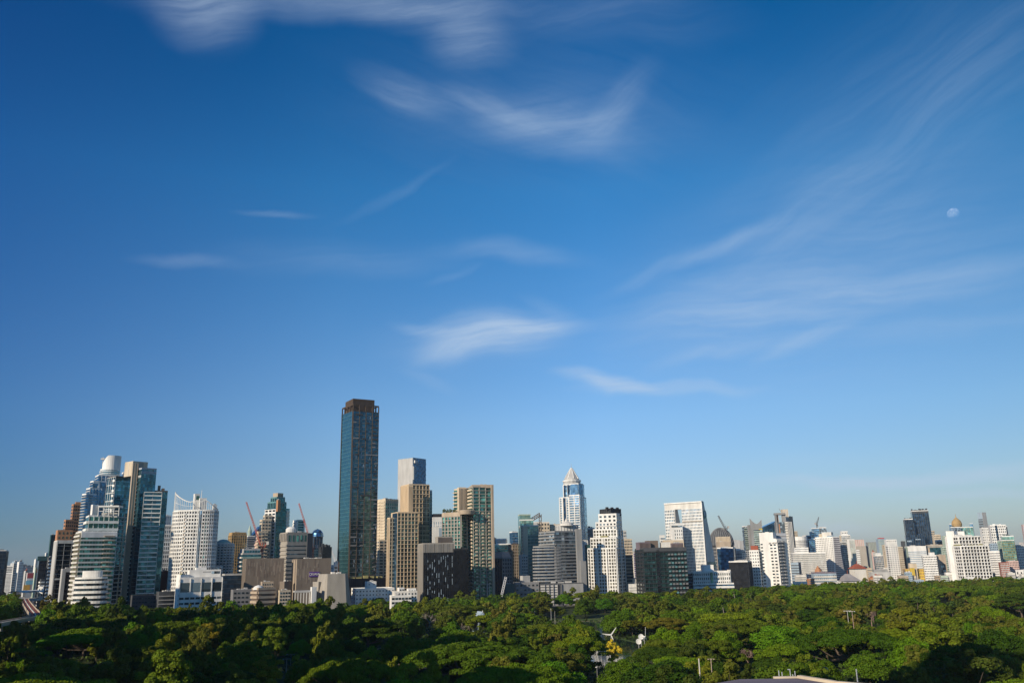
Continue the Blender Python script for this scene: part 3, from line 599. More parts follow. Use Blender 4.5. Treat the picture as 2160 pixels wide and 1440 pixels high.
# the tallest tower
b = Bld('tallest_skyscraper', 'tallest dark teal glass skyscraper with brown fins and a brown box crown')
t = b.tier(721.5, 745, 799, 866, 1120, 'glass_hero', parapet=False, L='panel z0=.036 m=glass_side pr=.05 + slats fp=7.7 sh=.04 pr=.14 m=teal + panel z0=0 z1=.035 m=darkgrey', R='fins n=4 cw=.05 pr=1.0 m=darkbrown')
F = t['faces'][0]; FL = t['faces'][3]; rr_ = random.Random(3)
nf = 47; fp = t['z1']/nf
for bay in range(4):
    for j in range(3, nf):
        p_ = (.95 if (bay in (0, 3) and j > 38) or (bay == 3) else .5 if bay == 0 and j > 20 else .3)
        mb = MB(); u0, u1 = F.L*(bay+.06)/4, F.L*(bay+.94)/4; z = j*fp
        if rr_.random() < p_:
            uu = u0 + (u1-u0)*rr_.choice([0, .45]); ue = min(u1, uu+(u1-uu)*rr_.choice([.5, 1])); mb.fbox(F, uu, ue, z, z+.5, 0, 1.3); mb.fbox(F, uu, ue, z+.6, z+1.7, 1.0, 1.2)
            if j % 2 == 0 or bay == 3:
                b.part('balcony', mb, 'darkgrey' if rr_.random() < .7 else 'grey') if sum(1 for c in b.root.children if c.name.startswith('balcony')) < 98 else None
mb = MB()
for j in range(3, nf): mb.fbox(F, 0, F.L, j*fp-.22, j*fp+.22, 0, .4)
b.part('floor_bands', mb, 'grey')
mb = MB(); mb.fbox(FL, 0, 1.2, 0, t['z1'], 0, .8); mb.fbox(FL, FL.L-1.2, FL.L, 0, t['z1'], 0, .8); b.part('facade_fins', mb, 'darkbrown')
for k in range(46):   # open curtains and pale blinds seen behind the glass
    mb = MB() if k == 0 else mb; bay = rr_.randrange(4); j = rr_.randrange(4, nf-1); u = F.L*(bay+rr_.uniform(.1,.8))/4; mb.fbox(F, u, u+rr_.uniform(.6,1.8), j*fp+1, j*fp+fp-1, 0, .09)
b.part('window_blinds', mb, 'bluegrey')
mb = MB(); zt = t['z1']; mb.ring(t['pts'], 1.2, zt+8, zt+9.6)
for fc in t['faces']:
    for k in range(5): mb.fbox(fc, fc.L*k/4-.7 if k else 0, fc.L*k/4+.7 if k < 4 else fc.L, zt, zt+8, -1, .6)
mb.ring(t['pts'], 1.5, zt-.5, zt+.6); b.part('crown_frame', mb, 'darkbrown')
b.tier(729, 745, 790, 842, 1127, 'darkbrown', pyb=866.5, L='fins n=12 cw=.3 pr=.15 m=darkbrown', R='fins n=24 cw=.3 pr=.15 m=darkbrown', name='crown')
b.tier(727, 735, 816, 1222, 1098, 'charcoal', R='panel z0=.3 z1=.5 u0=.1 u1=.3 m=grey + fins n=20 cw=.12 m=darkgrey'); b.clutter(n=5, h=4, m='olive', frac=.9, name='roof_garden')
b = Bld('low_white_building', 'low white building with a square upper block just right of the tallest tower base')
b.tier(741, 750, 832, 1243, 985, 'white', L='win n=2 fp=7 w=.3 h=.4', R='win n=12 fp=7 w=.35 h=.35'); b.tier(770, 774, 794, 1228, 995, 'white', R='win n=2 fp=8 w=.2 h=.2')
b = Bld('low_white_building', 'cluster of small white flats with an awning below the gold framed tower')
b.tier(827, 832, 880, 1249, 960, 'offwhite', R='win n=7 fp=6 w=.4 h=.5'); b.tier(838, 842, 853, 1241, 975, 'white', R='win n=2 fp=5'); b.tier(858,861,878,1243,968,'white',R='win n=3 fp=6 w=.4'); b.tier(822,826,868,1258,945,'white',R='win n=6 fp=9 w=.8 h=.5')
# cream tower behind, slab tower
b = Bld('cream_apartment_tower', 'pale cream apartment tower with punched windows right behind the tallest tower')
b.tier(793, 813, 840, 1053, 1270, 'cream', L='bbay n=2 fp=6 w=.85 sh=.5 pr=.9 m=cream', R='win n=6 z1=.97 fp=6.8 w=.5 h=.62 g=glass_green + fins n=6 z0=.97 cw=.3 pr=.5 m=cream'); b.clutter(n=3,h=3,m='tan')
b.tier(786, 800, 838, 1140, 1240, 'cream', L='win n=4 fp=6', R='win n=4 fp=6 w=.7 h=.6')
b = Bld('slab_skyscraper', 'grey slab skyscraper whose front is blue glass with diagonal ribs, behind the gold framed tower')
t = b.tier(840, 871, 898.5, 966, 1420, 'glass_blue', L='panel m=palegrey pr=.4', pmat='bluegrey'); F = t['faces'][0]; mb = MB()
for k in range(-14, 9):
    a0 = k/9.0; 
    za, zb2 = t['z1']*.45, t['z1']; u0 = a0*F.L; u1 = u0 + F.L*1.55
    s0 = max(0, -u0/(u1-u0)); s1 = min(1, (F.L-u0)/(u1-u0))
    if s1 > s0:
        mb.bar(F.at(u0+(u1-u0)*s0,.3,zb2-(zb2-za)*s0), F.at(u0+(u1-u0)*s1,.3,zb2-(zb2-za)*s1), .42)
for k in range(24): mb.fbox(F, 0, F.L, t['z1']*(.45+.55*k/24)-.2, t['z1']*(.45+.55*k/24)+.2, 0, .25)
b.part('diagonal_ribs', mb, 'bluegrey'); mb = MB(); mb.fbox(F, 2, 9, t['z1']*.965, t['z1']*.985, 0, 3); mb.fbox(F, 0, 4, t['z1']*.84, t['z1']*.94, 0, 1.5); b.part('roof_unit', mb, 'offwhite')
# gold framed tower
b = Bld('gold_framed_tower', 'golden beige grid framed tower with a taller rear block, right of the tallest tower')
S = 'grid n={} fp={} cw={} sh=.16 pr=1.3 m=beige'
b.tier(825, 838.5, 882, 1081, 1050, 'glass_warm', L='panel u0=.25 u1=.95 m=glass_blue pr=.3 + panel u0=0 u1=.24 m=beige', R=S.format(6,7.6,.13)+' + win n=12 fp=7.6 w=.5 h=.3 g=glass_green', pmat='beige')
b.tier(817, 822, 833, 1093, 1058, 'glass_warm', L='fins n=2 cw=.5 m=beige', R='grid n=2 fp=7.6 cw=.3 sh=.25 pr=.8 m=beige', pmat='beige')
b.tier(846, 863, 905.5, 1022, 1092, 'glass_warm', L='panel m=beige pr=.3 + fins n=7 cw=.35 pr=1 m=beige', R=S.format(6,9,.13)+' + grid n=12 fp=4.5 cw=.08 sh=.12 pr=.6 m=beige', pmat='beige')
b.tier(902, 905, 911.5, 1035, 1110, 'glass_blue', R='slats fp=7 sh=.15 m=teal')
b.tier(860, 862, 871, 1025, 1078, 'beige', pyb=1082, dep=8, R='fins n=4 cw=.4 m=beige')
b = Bld('white_office_block', 'white block with a dark top floor between the gold tower and the roof garden tower')
b.tier(909, 913, 937, 1092, 1200, 'white', R='win n=5 fp=7 z0=.5 z1=.96 w=.3 h=.7 g=bluegrey'); b.tier(910, 914, 936, 1085, 1205, 'charcoal'); b.tier(908,912,937,1113,1190,'white',R='panel u0=.55 u1=1 m=bluegrey')
b = Bld('black_finned_block', 'black block with pale vertical fins and a grey ribbed top')
S = 'fins n=14 cw=.14 pr=.8 m=black'
t = b.tier(882, 893, 958, 1147, 985, 'glass_black', L='fins n=5 cw=.4 pr=.8 m=concrete + panel z0=.88 m=concrete', R='panel z0=.87 m=grey pr=.6 + fins n=24 z0=.87 cw=.45 pr=1 m=concrete + '+S, pmat='concrete')
b.tier(918, 924, 955, 1133, 990, 'concrete', R='fins n=14 cw=.45 pr=.4 m=brown'); t2 = b.tier(950, 956, 988, 1159, 992, 'glass_black', R='fins n=11 cw=.2 pr=.8 m=black', pmat='charcoal')
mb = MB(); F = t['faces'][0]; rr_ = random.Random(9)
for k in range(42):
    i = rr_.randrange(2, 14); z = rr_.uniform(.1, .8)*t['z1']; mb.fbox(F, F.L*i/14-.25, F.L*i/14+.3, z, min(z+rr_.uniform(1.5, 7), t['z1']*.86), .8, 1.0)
b.part('lit_fin_edges', mb, 'bluegrey'); b.clutter(n=3,h=3,m='charcoal')  # short pale strips at random on the fin fronts
# roof garden tower
b = Bld('roof_garden_tower', 'cream and green glass tower with a curved top and trees on its lower roof')
b.tier(933, 972, 996, 1081, 1060, 'glass_green', L='grid n=6 fp=7 cw=.3 sh=.22 pr=1 m=concrete + panel z0=.965 m=tan pr=1.2', R='grid n=2 fp=7 cw=.14 sh=.16 pr=1 m=concrete', pmat='tan')
mb = MB(); z = b.tiers[-1]['z1']; xa, xb = Xp(968,1052,z), Xp(1000,1052,z); mb.lathe((xa+xb)/2, 1062, [((xb-xa)/2,z-2),((xb-xa)/2+1,z+2.4),((xb-xa)/2,z+3)],24); b.part('roof_terrace', mb, 'tan')
b.cyl(957.5, 1004, 1033, 1092, 'glass_green', 'slats fp=7 sh=.3 pr=1.6 m=cream', seg=22, squash=.6, pmat='cream')
b.tier(964, 968, 983, 1029, 1078, 'cream', pyb=1078, dep=12, R='fins n=5 cw=.4 pr=1.4 m=tan')
b.tier(983, 997, 1037, 1027, 1066, 'glass_green', L='balc fp=7 sh=.25 rl=.3 pr=1.5 m=cream', R='grid n=3 fp=6.8 cw=.1 sh=.16 pr=1.4 m=concrete + bbay n=3 fp=6.8 z1=.8 w=.3 sh=.4 pr=1.8 m=cream + panel z0=.83 z1=.97 u0=.4 u1=1 m=glass_green pr=.8', pmat='concrete')
b.tier(1035, 1036.5, 1041, 1024, 1062, 'tan', dep=26); b.tier(990, 996, 1040, 1024, 1068, 'tan', pyb=1028.5)
# behind
b = Bld('office_block', 'low dark glass block with a slanted white roof box, right of the roof garden tower')
b.tier(1040, 1043, 1077, 1148, 1290, 'glass_deep', R='slats fp=5 sh=.15 m=darkgrey'); b.tier(1044,1047,1070,1137,1300,'white',R='slats fp=3 z0=.95 sh=.4 m=grey'); b.tier(1040,1041,1047,1136,1310,'brown')
b = Bld('office_block', 'dark block with a rounded pinkish roof standing in shade right of the roof garden tower')
t = b.tier(1040, 1059, 1079, 1177, 1130, 'glass_navy', L='fins n=4 cw=.1 m=darkgrey', R='grid n=4 fp=7 cw=.4 sh=.4 m=grey', pmat='grey')
mb = MB(); P4 = t['pts']; cc = t['c']; mb.prism(P4, t['z1']+1, t['z1']+8, [(p[0]+(cc[0]-p[0])*.3, p[1]+(cc[1]-p[1])*.3) for p in P4]); b.part('roof', mb, 'pink')
b = Bld('glass_tower', 'small distant blue glass tower behind the unfinished brown block')
b.tier(1074.5, 1080, 1093, 1122, 1650, 'glass_blue', R='slats fp=5 sh=.08 m=steel')
b = Bld('unfinished_block', 'brown unfinished concrete block with open floors left of the green glass tower')
b.tier(1072, 1080, 1099, 1149, 1200, 'glass_warm', L='grid n=3 fp=6 cw=.2 sh=.3 m=brown', R='grid n=5 fp=6 cw=.2 sh=.25 pr=1.5 m=tan', pmat='brown'); b.clutter(n=4,h=3,m='brown')
b = Bld('green_glass_tower', 'mint green glass topped tower with a cream window strip, left of the grey banded office')
b.tier(1092.5, 1096, 1119, 1086, 1165, 'glass_mint', R='grid n=8 fp=5 cw=.06 sh=.06 m=palegreen', pmat='palegreen'); b.tier(1094, 1097, 1125, 1097, 1160, 'glass_mint', R='grid n=8 fp=5 cw=.06 sh=.06 m=palegreen')
b.tier(1095, 1103, 1135, 1109, 1150, 'glass_mint', L='win n=2 fp=6 w=.4 h=.5 + panel m=cream', R='panel u0=0 u1=.3 m=cream pr=.4 + grid n=8 u0=.3 fp=6 cw=.15 sh=.15 m=palegreen')
b.tier(1094.5, 1100, 1113, 1172, 1142, 'offwhite', R='win n=3 fp=6 w=.45 h=.45', dep=10)
mb = MB(); F = b.tiers[0]['faces'][0]; z = b.tiers[0]['z1']; lattice(mb, F.at(F.L+2,-4,z-6), F.at(F.L+14,-4,z+1), 4, 5, .6); lattice(mb, F.at(F.L+14,-4,z+1), F.at(F.L+13,-4,z-50), 3, 8, .5); b.part('roof_frame', mb, 'brown')
b = Bld('cream_gate_building', 'cream gate shaped building top showing behind the grey banded office')
t = b.tier(1122, 1125, 1159, 1102, 1250, 'cream', R='panel u0=.0 u1=.25 m=palegrey pr=1.5 + win n=4 u0=.3 fp=7 z0=.8 w=.5', pmat='offwhite'); b.tier(1157, 1160, 1182, 1107, 1260, 'cream', R='win n=5 fp=6 w=.3'); 
# grey banded office
b = Bld('grey_banded_office', 'broad grey office with curved balcony bands in shade, in front of the spired tower')
b.tier(1137, 1170, 1220, 1121, 1075, 'glass_grey', L='slats fp=6.2 sh=.45 pr=1.2 m=grey', R='slats fp=6.2 z1=.86 sh=.45 pr=1 m=grey + slats z0=.88 z1=.97 fp=6 sh=.2 m=steel', pmat='grey')
b.cyl(1124.5, 1184, 1153, 1082, 'glass_navy', 'slats fp=6.2 sh=.45 pr=1.2 m=grey', seg=26, squash=.45, pmat='grey')
b.cyl(1171, 1219, 1109, 1100, 'palegrey', 'fins n=1 cw=.1 m=grey', seg=24, squash=.6, pyb=1125)
t = b.tiers[-1]; mb = MB(); mb.lathe(t['c'][0], 1095, [(9,t['z1']),(8,t['z1']+3),(3,t['z1']+5),(.3,t['z1']+10)],20); b.part('dome', mb, 'offwhite')
b.tier(1213, 1215.5, 1227, 1117, 1070, 'grey', dep=30); b.tier(1222, 1225, 1236, 1185, 1065, 'grey', dep=20); b.tier(1137,1140,1230,1232,1055,'darkgrey',R='panel u0=.5 u1=1 m=grey + balc u1=.4 fp=5 sh=.3 rl=.35 m=palegrey + fins u0=.1 u1=.5 n=4 cw=.1 pr=2 m=grey')
b = Bld('grey_service_block', 'small grey service block in shade at the left foot of the grey banded office')
b.tier(1097, 1103, 1118, 1216, 1075, 'palegrey'); b.tier(1083, 1087, 1137, 1230, 1068, 'midgrey', R='win n=6 fp=9 w=.5 h=.4'); b.tier(1062,1066,1085,1233,1060,'darkteal')
# spired tower
b = Bld('spired_skyscraper', 'pale skyscraper with stepped shoulders and a pointed silver spire')
S = 'fins n=4 cw=.4 pr=1.2 m=white + slats fp=6 sh=.3 pr=.5 m=white'
b.tier(1179.5, 1221, 1236.5, 1048, 1330, 'glass_pale', L='fins n=3 cw=.45 u1=.5 pr=1 m=white + slats fp=4.8 sh=.35 pr=.6 m=offwhite + panel u0=.22 u1=.34 m=glass_navy pr=1.05', R='slats fp=4.8 sh=.2 m=glass_sky', pmat='white')
b.tier(1187.5, 1219, 1232, 1021, 1342, 'glass_pale', L='fins n=3 cw=.3 pr=1 m=white + panel u0=.05 u1=.15 m=glass_navy pr=1.05 + panel u0=.3 u1=.42 m=glass_navy pr=1.05', R='slats fp=8 sh=.15 m=glass_sky', pmat='white')
b.tier(1200, 1222, 1230.5, 1044, 1322, 'glass_pale', L='fins n=2 cw=.14 pr=.8 m=white + slats fp=4.8 sh=.3 pr=.5 m=white', R='slats fp=4.8 sh=.35 m=white + fins n=2 cw=.3 m=white', pmat='white')
b.tier(1202, 1220, 1230, 1020, 1325, 'glass_pale', pyb=1046, L='panel u0=.1 u1=.9 m=glass_sky', R='panel u0=.1 u1=.9 m=glass_blue', pmat='white')
x = Xp(1206, 1365, Zp(1206,1010,1365)); z = lambda y: Zp(1206,y,1365); mb = MB(); k = 1365/1800
mb.lathe(x, 1365, [(18*k,z(1030)),(18*k,z(1014)),(15.5*k,z(1013.8)),(15.2*k,z(1010)),(11*k,z(1002)),(5*k,z(992)),(1.4*k,z(987.5)),(.5*k,z(987)),(.25*k,z(978))],16); b.part('spire', mb, 'palegrey')
mb = MB(); mb.lathe(x, 1365, [(19*k,z(1016)),(19.4*k,z(1013)),(15*k,z(1012.7))],16)
for i in range(8):
    a = math.pi*2*i/8+.2; mb.bar((x+15.6*k*math.cos(a),1365+15.6*k*math.sin(a),z(1010)),(x+1.5*k*math.cos(a),1365+1.5*k*math.sin(a),z(987)),.9)
b.part('spire_ribs', mb, 'white'); b.tier(1225,1228,1240,1140,1300,'palegrey',dep=15,R='fins n=2 cw=.3 m=white')
b = Bld('office_block', 'dark block seen between the spired skyscraper and the white terraced tower')
b.tier(1236, 1238, 1254, 1114, 1400, 'glass_navy', R='slats fp=5 sh=.2 m=darkgrey'); b.clutter(n=2,h=4,m='darkgrey'); b.tier(1232,1234,1246,1150,1300,'darkteal')
# white terraced tower
b = Bld('white_terraced_tower', 'white terraced apartment tower stepping back to a black top floor')
W = 'win n={} fp=6.3 w=.62 h=.68 g=glass_warm'
b.tier(1239.5, 1299, 1316.5, 1156, 1088, 'white', L=W.format(11)+' + fins n=3 cw=.12 pr=1.2 + slats u0=0 u1=.05 fp=6.3 sh=.3 pr=1.5', R=W.format(4)+' + fins n=2 cw=.15 pr=1.2')
b.tier(1245, 1299.5, 1314, 1134, 1095, 'white', L=W.format(9)+' + fins n=2 cw=.08 pr=.9', R=W.format(3)+' + fins n=2 cw=.15 pr=.9'); b.clutter(n=4,h=3,m='olive',frac=.9,name='roof_garden')
b.tier(1251, 1300, 1312.5, 1116, 1102, 'white', L=W.format(8), R=W.format(3)+' + fins n=2 cw=.15 pr=.9'); b.tier(1256, 1300, 1311.5, 1101, 1108, 'white', L='win n=6 fp=7 w=.5 h=.5 + slats fp=7 sh=.25 pr=1', R='win n=2 fp=7 w=.6')
b.tier(1262, 1300, 1311, 1084, 1114, 'white', L='win n=4 fp=8 w=.5 h=.5', R='win n=2 fp=7 w=.6'); b.tier(1265, 1288, 1310, 1074, 1118, 'charcoal', pyb=1087, L='fins n=6 cw=.3 m=darkgrey', R='slats fp=5 sh=.4 m=steel z0=.3 z1=.6')
t = b.tiers[-1]; mb = MB()
for q_ in (.15, .55, .97): p = t['faces'][0].at(t['faces'][0].L*q_*1.2-6, -4, 0); mb.lathe(p.x, p.y, [(1.6,t['z1']),(2.2,t['z1']+2),(1.8,t['z1']+3.2)],10)
b.part('roof_vents', mb, 'charcoal')
b = Bld('cream_apartment_block', 'cream apartment block with small windows tucked behind the white terraced tower')
b.tier(1308, 1312, 1321, 1120, 1210, 'offwhite', R='win n=3 fp=6 w=.5'); b.tier(1310, 1314, 1333, 1138, 1200, 'cream', R='win n=6 fp=5.5 w=.55 h=.55'); b.clutter(n=2,h=3)
b = Bld('banded_block', 'narrow brown banded block between the white terraced tower and the dark glass hotel')
b.tier(1312, 1315.5, 1333.5, 1172, 1130, 'brown', R='slats fp=6.6 sh=.45 pr=1 m=tan + panel z1=.6 m=glass_navy pr=.9'); b.tier(1333,1336,1342,1165,1300,'offwhite',R='slats fp=4 sh=.4 m=purple')
b = Bld('low_white_building', 'low white slab roofed building at the left foot of the dark glass hotel')
b.tier(1321, 1326, 1345, 1233, 1100, 'white', R='slats fp=5 sh=.5 pr=1'); b.tier(1334,1337,1345,1222,1110,'offwhite')
b = Bld('dark_glass_hotel', 'dark green glass hotel with brown slabs and rooftop pavilions')
t = b.tier(1339.5, 1357, 1447, 1157, 1040, 'glass_hotel', L='balc fp=7.6 sh=.2 rl=.25 pr=.8 m=charcoal + fins n=3 cw=.1 m=charcoal', R='slats fp=7.6 sh=.2 pr=1 m=charcoal + fins n=11 cw=.09 pr=.6 m=darkteal + slats u0=.28 u1=.36 fp=7.6 sh=.75 pr=1.2 m=glass_black + panel u0=0 u1=1 z0=.95 m=darkgrey pr=1.2 + panel z1=.1 m=charcoal pr=1.3', pmat='darkgrey')
F = t['faces'][0]; nf = 11; fp = t['z1']*.85/nf
for j in range(nf):
    for k in range(6):
        mb = MB(); u = F.L*(.56+.075*k); z = t['z1']*.1+j*fp; mb.fbox(F, u, u+F.L*.05, z, z+1, 0, 2.6); mb.fbox(F, u, u+F.L*.05, z+1.1, z+1.9, 2.3, 2.5); b.part('balcony', mb, 'midgrey' if (j+k) % 3 else 'teal')
b.tier(1341, 1349, 1372, 1145, 1062, 'purpleroof', pyb=1159, R='fins n=9 cw=.4 m=brown', dep=15); b.tier(1360, 1364, 1388, 1142, 1070, 'brown', pyb=1159, dep=15); b.tier(1392,1396,1414,1145,1068,'offwhite',pyb=1159,dep=12); b.tier(1413,1417,1441,1147,1060,'purpleroof',pyb=1159,dep=12,R='fins n=9 cw=.4 m=brown')
# white building with the void
b = Bld('wedge_office', 'white office building with a sloping back and a hole through its top')
Y0 = 1180; zt = Zp(1479,1057,Y0)
th = R_(8); l = Vector((-math.cos(R_(36)), math.sin(R_(36)), 0)); r = Vector((math.sin(R_(36)), math.cos(R_(36)), 0))   # front runs left, side runs back
Nn = Vector((Xp(1480,Y0,zt), Y0, 0)); q = qv(1401); wv = Vector((Nn.x, Nn.y, zt-H)); Wd = -q.dot(wv)/(q.x*l.x+q.y*l.y)
q = qv(1522); wv = Vector((Nn.x, Nn.y, 8-H)); Dp = min(90, abs(-q.dot(wv)/(q.x*r.x+q.y*r.y)))
slope = lambda z: 6 + (Dp-6)*(1 - z/zt)
b._root(Nn.x, Nn.y+20); b.scale = Y0/FPX
def wedge(u0, u1, za, zb, m='offwhite', name='wall', off=0.0):
    a, c = Nn + l*u1, Nn + l*u0; mb = MB(); f = Vector(r)
    v = [a-r*off, c-r*off, c + r*slope(za), a + r*slope(za), a-r*off, c-r*off, c + r*slope(zb), a + r*slope(zb)]
    mb.add([(p.x,p.y,za if i < 4 else zb) for i, p in enumerate(v)], [(3,2,1,0),(4,5,6,7),(0,1,5,4),(1,2,6,5),(2,3,7,6),(3,0,4,7)]); b.part(name, mb, m)
zh = zt*.895
wedge(0, Wd*.54, 0, zt*.93); wedge(0, Wd, zt*.9305, zt); wedge(Wd*.72, Wd, zt*.55, zt*.93)
wedge(Wd*.541, Wd*.719, zt*.3, zt*.70); wedge(Wd*.72, Wd*1.02, 0, zt*.549, off=2)
F = Face(tuple((Nn + l*Wd)[:2]), tuple(Nn[:2]), 0, zt*.93)
b.facade(F, 'grid n=15 fp=6.2 u0=.46 cw=.42 sh=.3 pr=.9 m=white + panel u0=.47 u1=.995 m=glass_pale pr=.3 + panel u0=.46 z0=.845 z1=.86 m=concrete pr=1.3 + panel u0=0 u1=.27 z0=.6 m=glass_pale pr=.3 + grid n=6 fp=6.2 z0=.6 u0=0 u1=.27 cw=.35 sh=.35 pr=.9 m=white')
# side face cladding: slanted ribs following the slope
Fs = Face(tuple(Nn[:2]), tuple((Nn+r*Dp)[:2]), 0, zt); mb = MB(); k = 2.5
while k < Dp:
    zmax = zt*(1-(k-6)/(Dp-6)) if k > 6 else zt
    mb.fbox(Fs, k-.7, k+.7, 0, max(.5, zmax-2), 0, .35); k += 3.2
b.part('side_ribs', mb, 'white'); mb = MB(); mb.fbox(Fs, 0, 1.6, 0, zt*.9, 0, .5); b.part('glass_strip', mb, 'glass_navy')
mb = MB(); z1_ = zt*.33; mb.fbox(Fs, 4, slope(z1_)-1, z1_-4, z1_+4, 0, .7); b.part('glass_band', mb, 'glass_deep')
p = None; mbs = [MB(), MB(), MB()]
for i in range(28):
    a = 2*math.pi*i/28; a2 = 2*math.pi*(i+1)/28; rr2 = 6.0
    for rad0, rad1, mm in ((5.0, 6.2, 0), (3.0, 4.6, 1 if i < 14 else 2)):
        c_ = [Fs.at(6.2+math.cos(t_)*rd*.75, .7, zt*.86+math.sin(t_)*rd) for t_, rd in ((a,rad0),(a2,rad0),(a2,rad1),(a,rad1))]; n_ = Vector((Fs.n[0],Fs.n[1],0))*.3
        mbs[mm].add([x_ for x_ in c_]+[x_+n_ for x_ in c_], [(0,1,2,3),(7,6,5,4),(0,4,5,1),(1,5,6,2),(2,6,7,3),(3,7,4,0)])
b.part('emblem', mbs[0], 'glass_green'); b.part('emblem', mbs[1], 'skyblue'); b.part('emblem', mbs[2], 'teal')
mb = MB(); mb.fbox(F, 0, F.L, zt-1.2, zt+.6, -5, 1.2); mb.fbox(F, F.L-.9, F.L+.4, 0, zt-1.3, -.5, 1.2); b.part('roof_edge', mb, 'white')
b2 = Bld('white_service_tower', 'plain white block with small slit windows in front of the hole in the wedge office')
b2.tier(1412, 1416, 1439, 1105, 1176, 'white', R='win n=4 fp=7 u0=.2 u1=1 z0=.5 z1=.93 w=.3 h=.6 + panel z0=.955 z1=.98 m=glass_grey', dep=12); b2.tier(1391,1393,1402,1130,1240,'white',R='slats fp=6 sh=.4 m=glass_pale'); b2.tier(1395,1400,1442,1141,1172,'cream')
b = Bld('blue_white_office', 'low white office with blue glass and a raised middle block below the wedge office')
b.tier(1451, 1460, 1462, 1208, 1092, 'glass_blue', L='slats fp=6 sh=.1 m=white'); t = b.tier(1459, 1461, 1540, 1207, 1090, 'white', dep=25, R='win n=18 z0=.55 z1=1 fp=9 w=.45 h=.55 + slats z1=.55 fp=9 sh=.45 pr=.3 m=glass_blue + panel u0=.47 u1=.53 m=glass_green pr=.8')
b.tier(1478, 1481, 1505, 1193, 1098, 'white', dep=20); b.tier(1534,1536,1541,1203,1092,'white',dep=10); b.tier(1452,1462,1548,1232,1085,'glass_blue',R='slats fp=7 sh=.5 pr=1.5 m=white',dep=25)
b = Bld('domed_building_site', 'large dark dome under construction with a crane on it, right of the wedge office')
x = Xp(1523,1550,60); mb = MB(); rb = 25*1550/1800
zz = Zp(1523,1150,1550); za = Zp(1523,1113,1550); mb.lathe(x, 1550, [(rb*math.cos(a_*math.pi/2/8)+.2, zz+(za-zz)*math.sin(a_*math.pi/2/8)) for a_ in range(9)],28); b._root(x,1550); b.scale = .86; b.part('dome', mb, 'darkgrey')
mb = MB()
for i in range(28):
    for a_ in range(8):
        q0, q1 = [(x+(rb+.6)*math.cos(aa*math.pi/16)*math.cos(i*math.pi/14), 1550+(rb+.6)*math.cos(aa*math.pi/16)*math.sin(i*math.pi/14), zz+(za-zz+.6)*math.sin(aa*math.pi/16)) for aa in (a_, a_+1)]
        mb.bar(q0, q1, .45)
b.part('dome_ribs', mb, 'grey'); b.cyl(1499, 1547, 1150, 1550, 'darkgrey', 'slats fp=6 sh=.3 m=grey', seg=24)
b = Bld('cream_block', 'cream ribbed block in front of the unfinished dome')
b.tier(1509, 1514, 1540, 1133, 1420, 'cream', R='fins n=9 cw=.4 m=cream + slats z0=.9 z1=.93 m=yellow fp=9 sh=.4'); b.tier(1510,1513,1541,1144,1400,'tan')
b = Bld('blue_glass_block', 'plain navy blue glass block to the right of the wedge office')
b.tier(1512, 1546, 1551, 1155, 1300, 'glass_blue', L='slats fp=7 sh=.06 m=glass_navy', R='fins n=1 cw=.2 m=darkgrey', dep=20)
b = Bld('ribbed_black_block', 'long black ribbed block right of the blue and white office')
b.tier(1537, 1577, 1585, 1184, 1160, 'glass_black', L='fins n=20 cw=.12 pr=.6 m=darkgrey + slats fp=10 sh=.05 m=charcoal', R='fins n=4 cw=.15 m=darkgrey')
b = Bld('low_white_building', 'white banded low block in the gap left of the white slab tower')
b.tier(1548, 1553, 1562, 1158, 1600, 'white', R='slats fp=5 sh=.4 m=palegrey'); b.tier(1550,1565,1584,1162,1560,'offwhite',L='slats fp=6 sh=.3 m=grey',R='win n=5 fp=4 w=.5')
b = Bld('pale_block', 'distant pale slab left of the horned grey tower')
b.tier(1556, 1560, 1570, 1141, 2300, 'palegrey'); b.tier(1543,1546,1560,1140,2500,'palegrey')
# horned tower group
b = Bld('horned_tower', 'grey tower with a concave horned crown, left of the white slab tower')
b.tier(1565, 1569, 1579, 1110, 1720, 'glass_grey', R='slats fp=4 sh=.35 m=palegreen'); b.tier(1576, 1578, 1583, 1108, 1700, 'grey', dep=14)
t = b.tier(1581, 1583, 1607, 1106, 1690, 'grey', dep=14, R='panel u0=.22 u1=.95 z1=.91 m=glass_grey + slats u0=.22 u1=.95 z1=.91 fp=4 sh=.4 m=palegreen + panel u0=.7 u1=1 z0=.9 z1=.93 m=yellow', parapet=False)
F = t['faces'][0]; mb = MB(); z = t['z1']; zz = Zp(1583,1094,1690)
for k in range(12):
    f0, f1 = k/12, (k+1)/12; hh = lambda f: z + (zz-z)*(abs(f-.55)/.55)**1.6 + 1
    mb.add([F.at(F.L*f0,0,z),F.at(F.L*f1,0,z),F.at(F.L*f1,0,hh(f1)),F.at(F.L*f0,0,hh(f0)),F.at(F.L*f0,-8,z),F.at(F.L*f1,-8,z),F.at(F.L*f1,-8,hh(f1)),F.at(F.L*f0,-8,hh(f0))],[(0,1,2,3),(7,6,5,4),(3,2,6,7),(0,4,5,1),(1,5,6,2),(4,0,3,7)])
b.part('crown', mb, 'grey')
b = Bld('sloping_glass_building', 'blue glass building with a roof sloping up to the right between two grey towers')
Y0 = 1750; zL, zR = Zp(1597,1117,Y0), Zp(1636,1098,Y0); xa, xb = Xp(1597,Y0,zL), Xp(1638,Y0,zR)
b._root(xa,Y0); b.scale = 1; t = b.poly([(xa,Y0),(xb,Y0),(xb,Y0+30),(xa,Y0+30)], 0, [zL,zR,zR,zL], 'glass_blue', {0:'fins n=8 cw=.08 m=teal + slats fp=5 sh=.08 m=teal'}, parapet=False)
b = Bld('portal_tower', 'grey tower with a square opening at the top lined in orange')
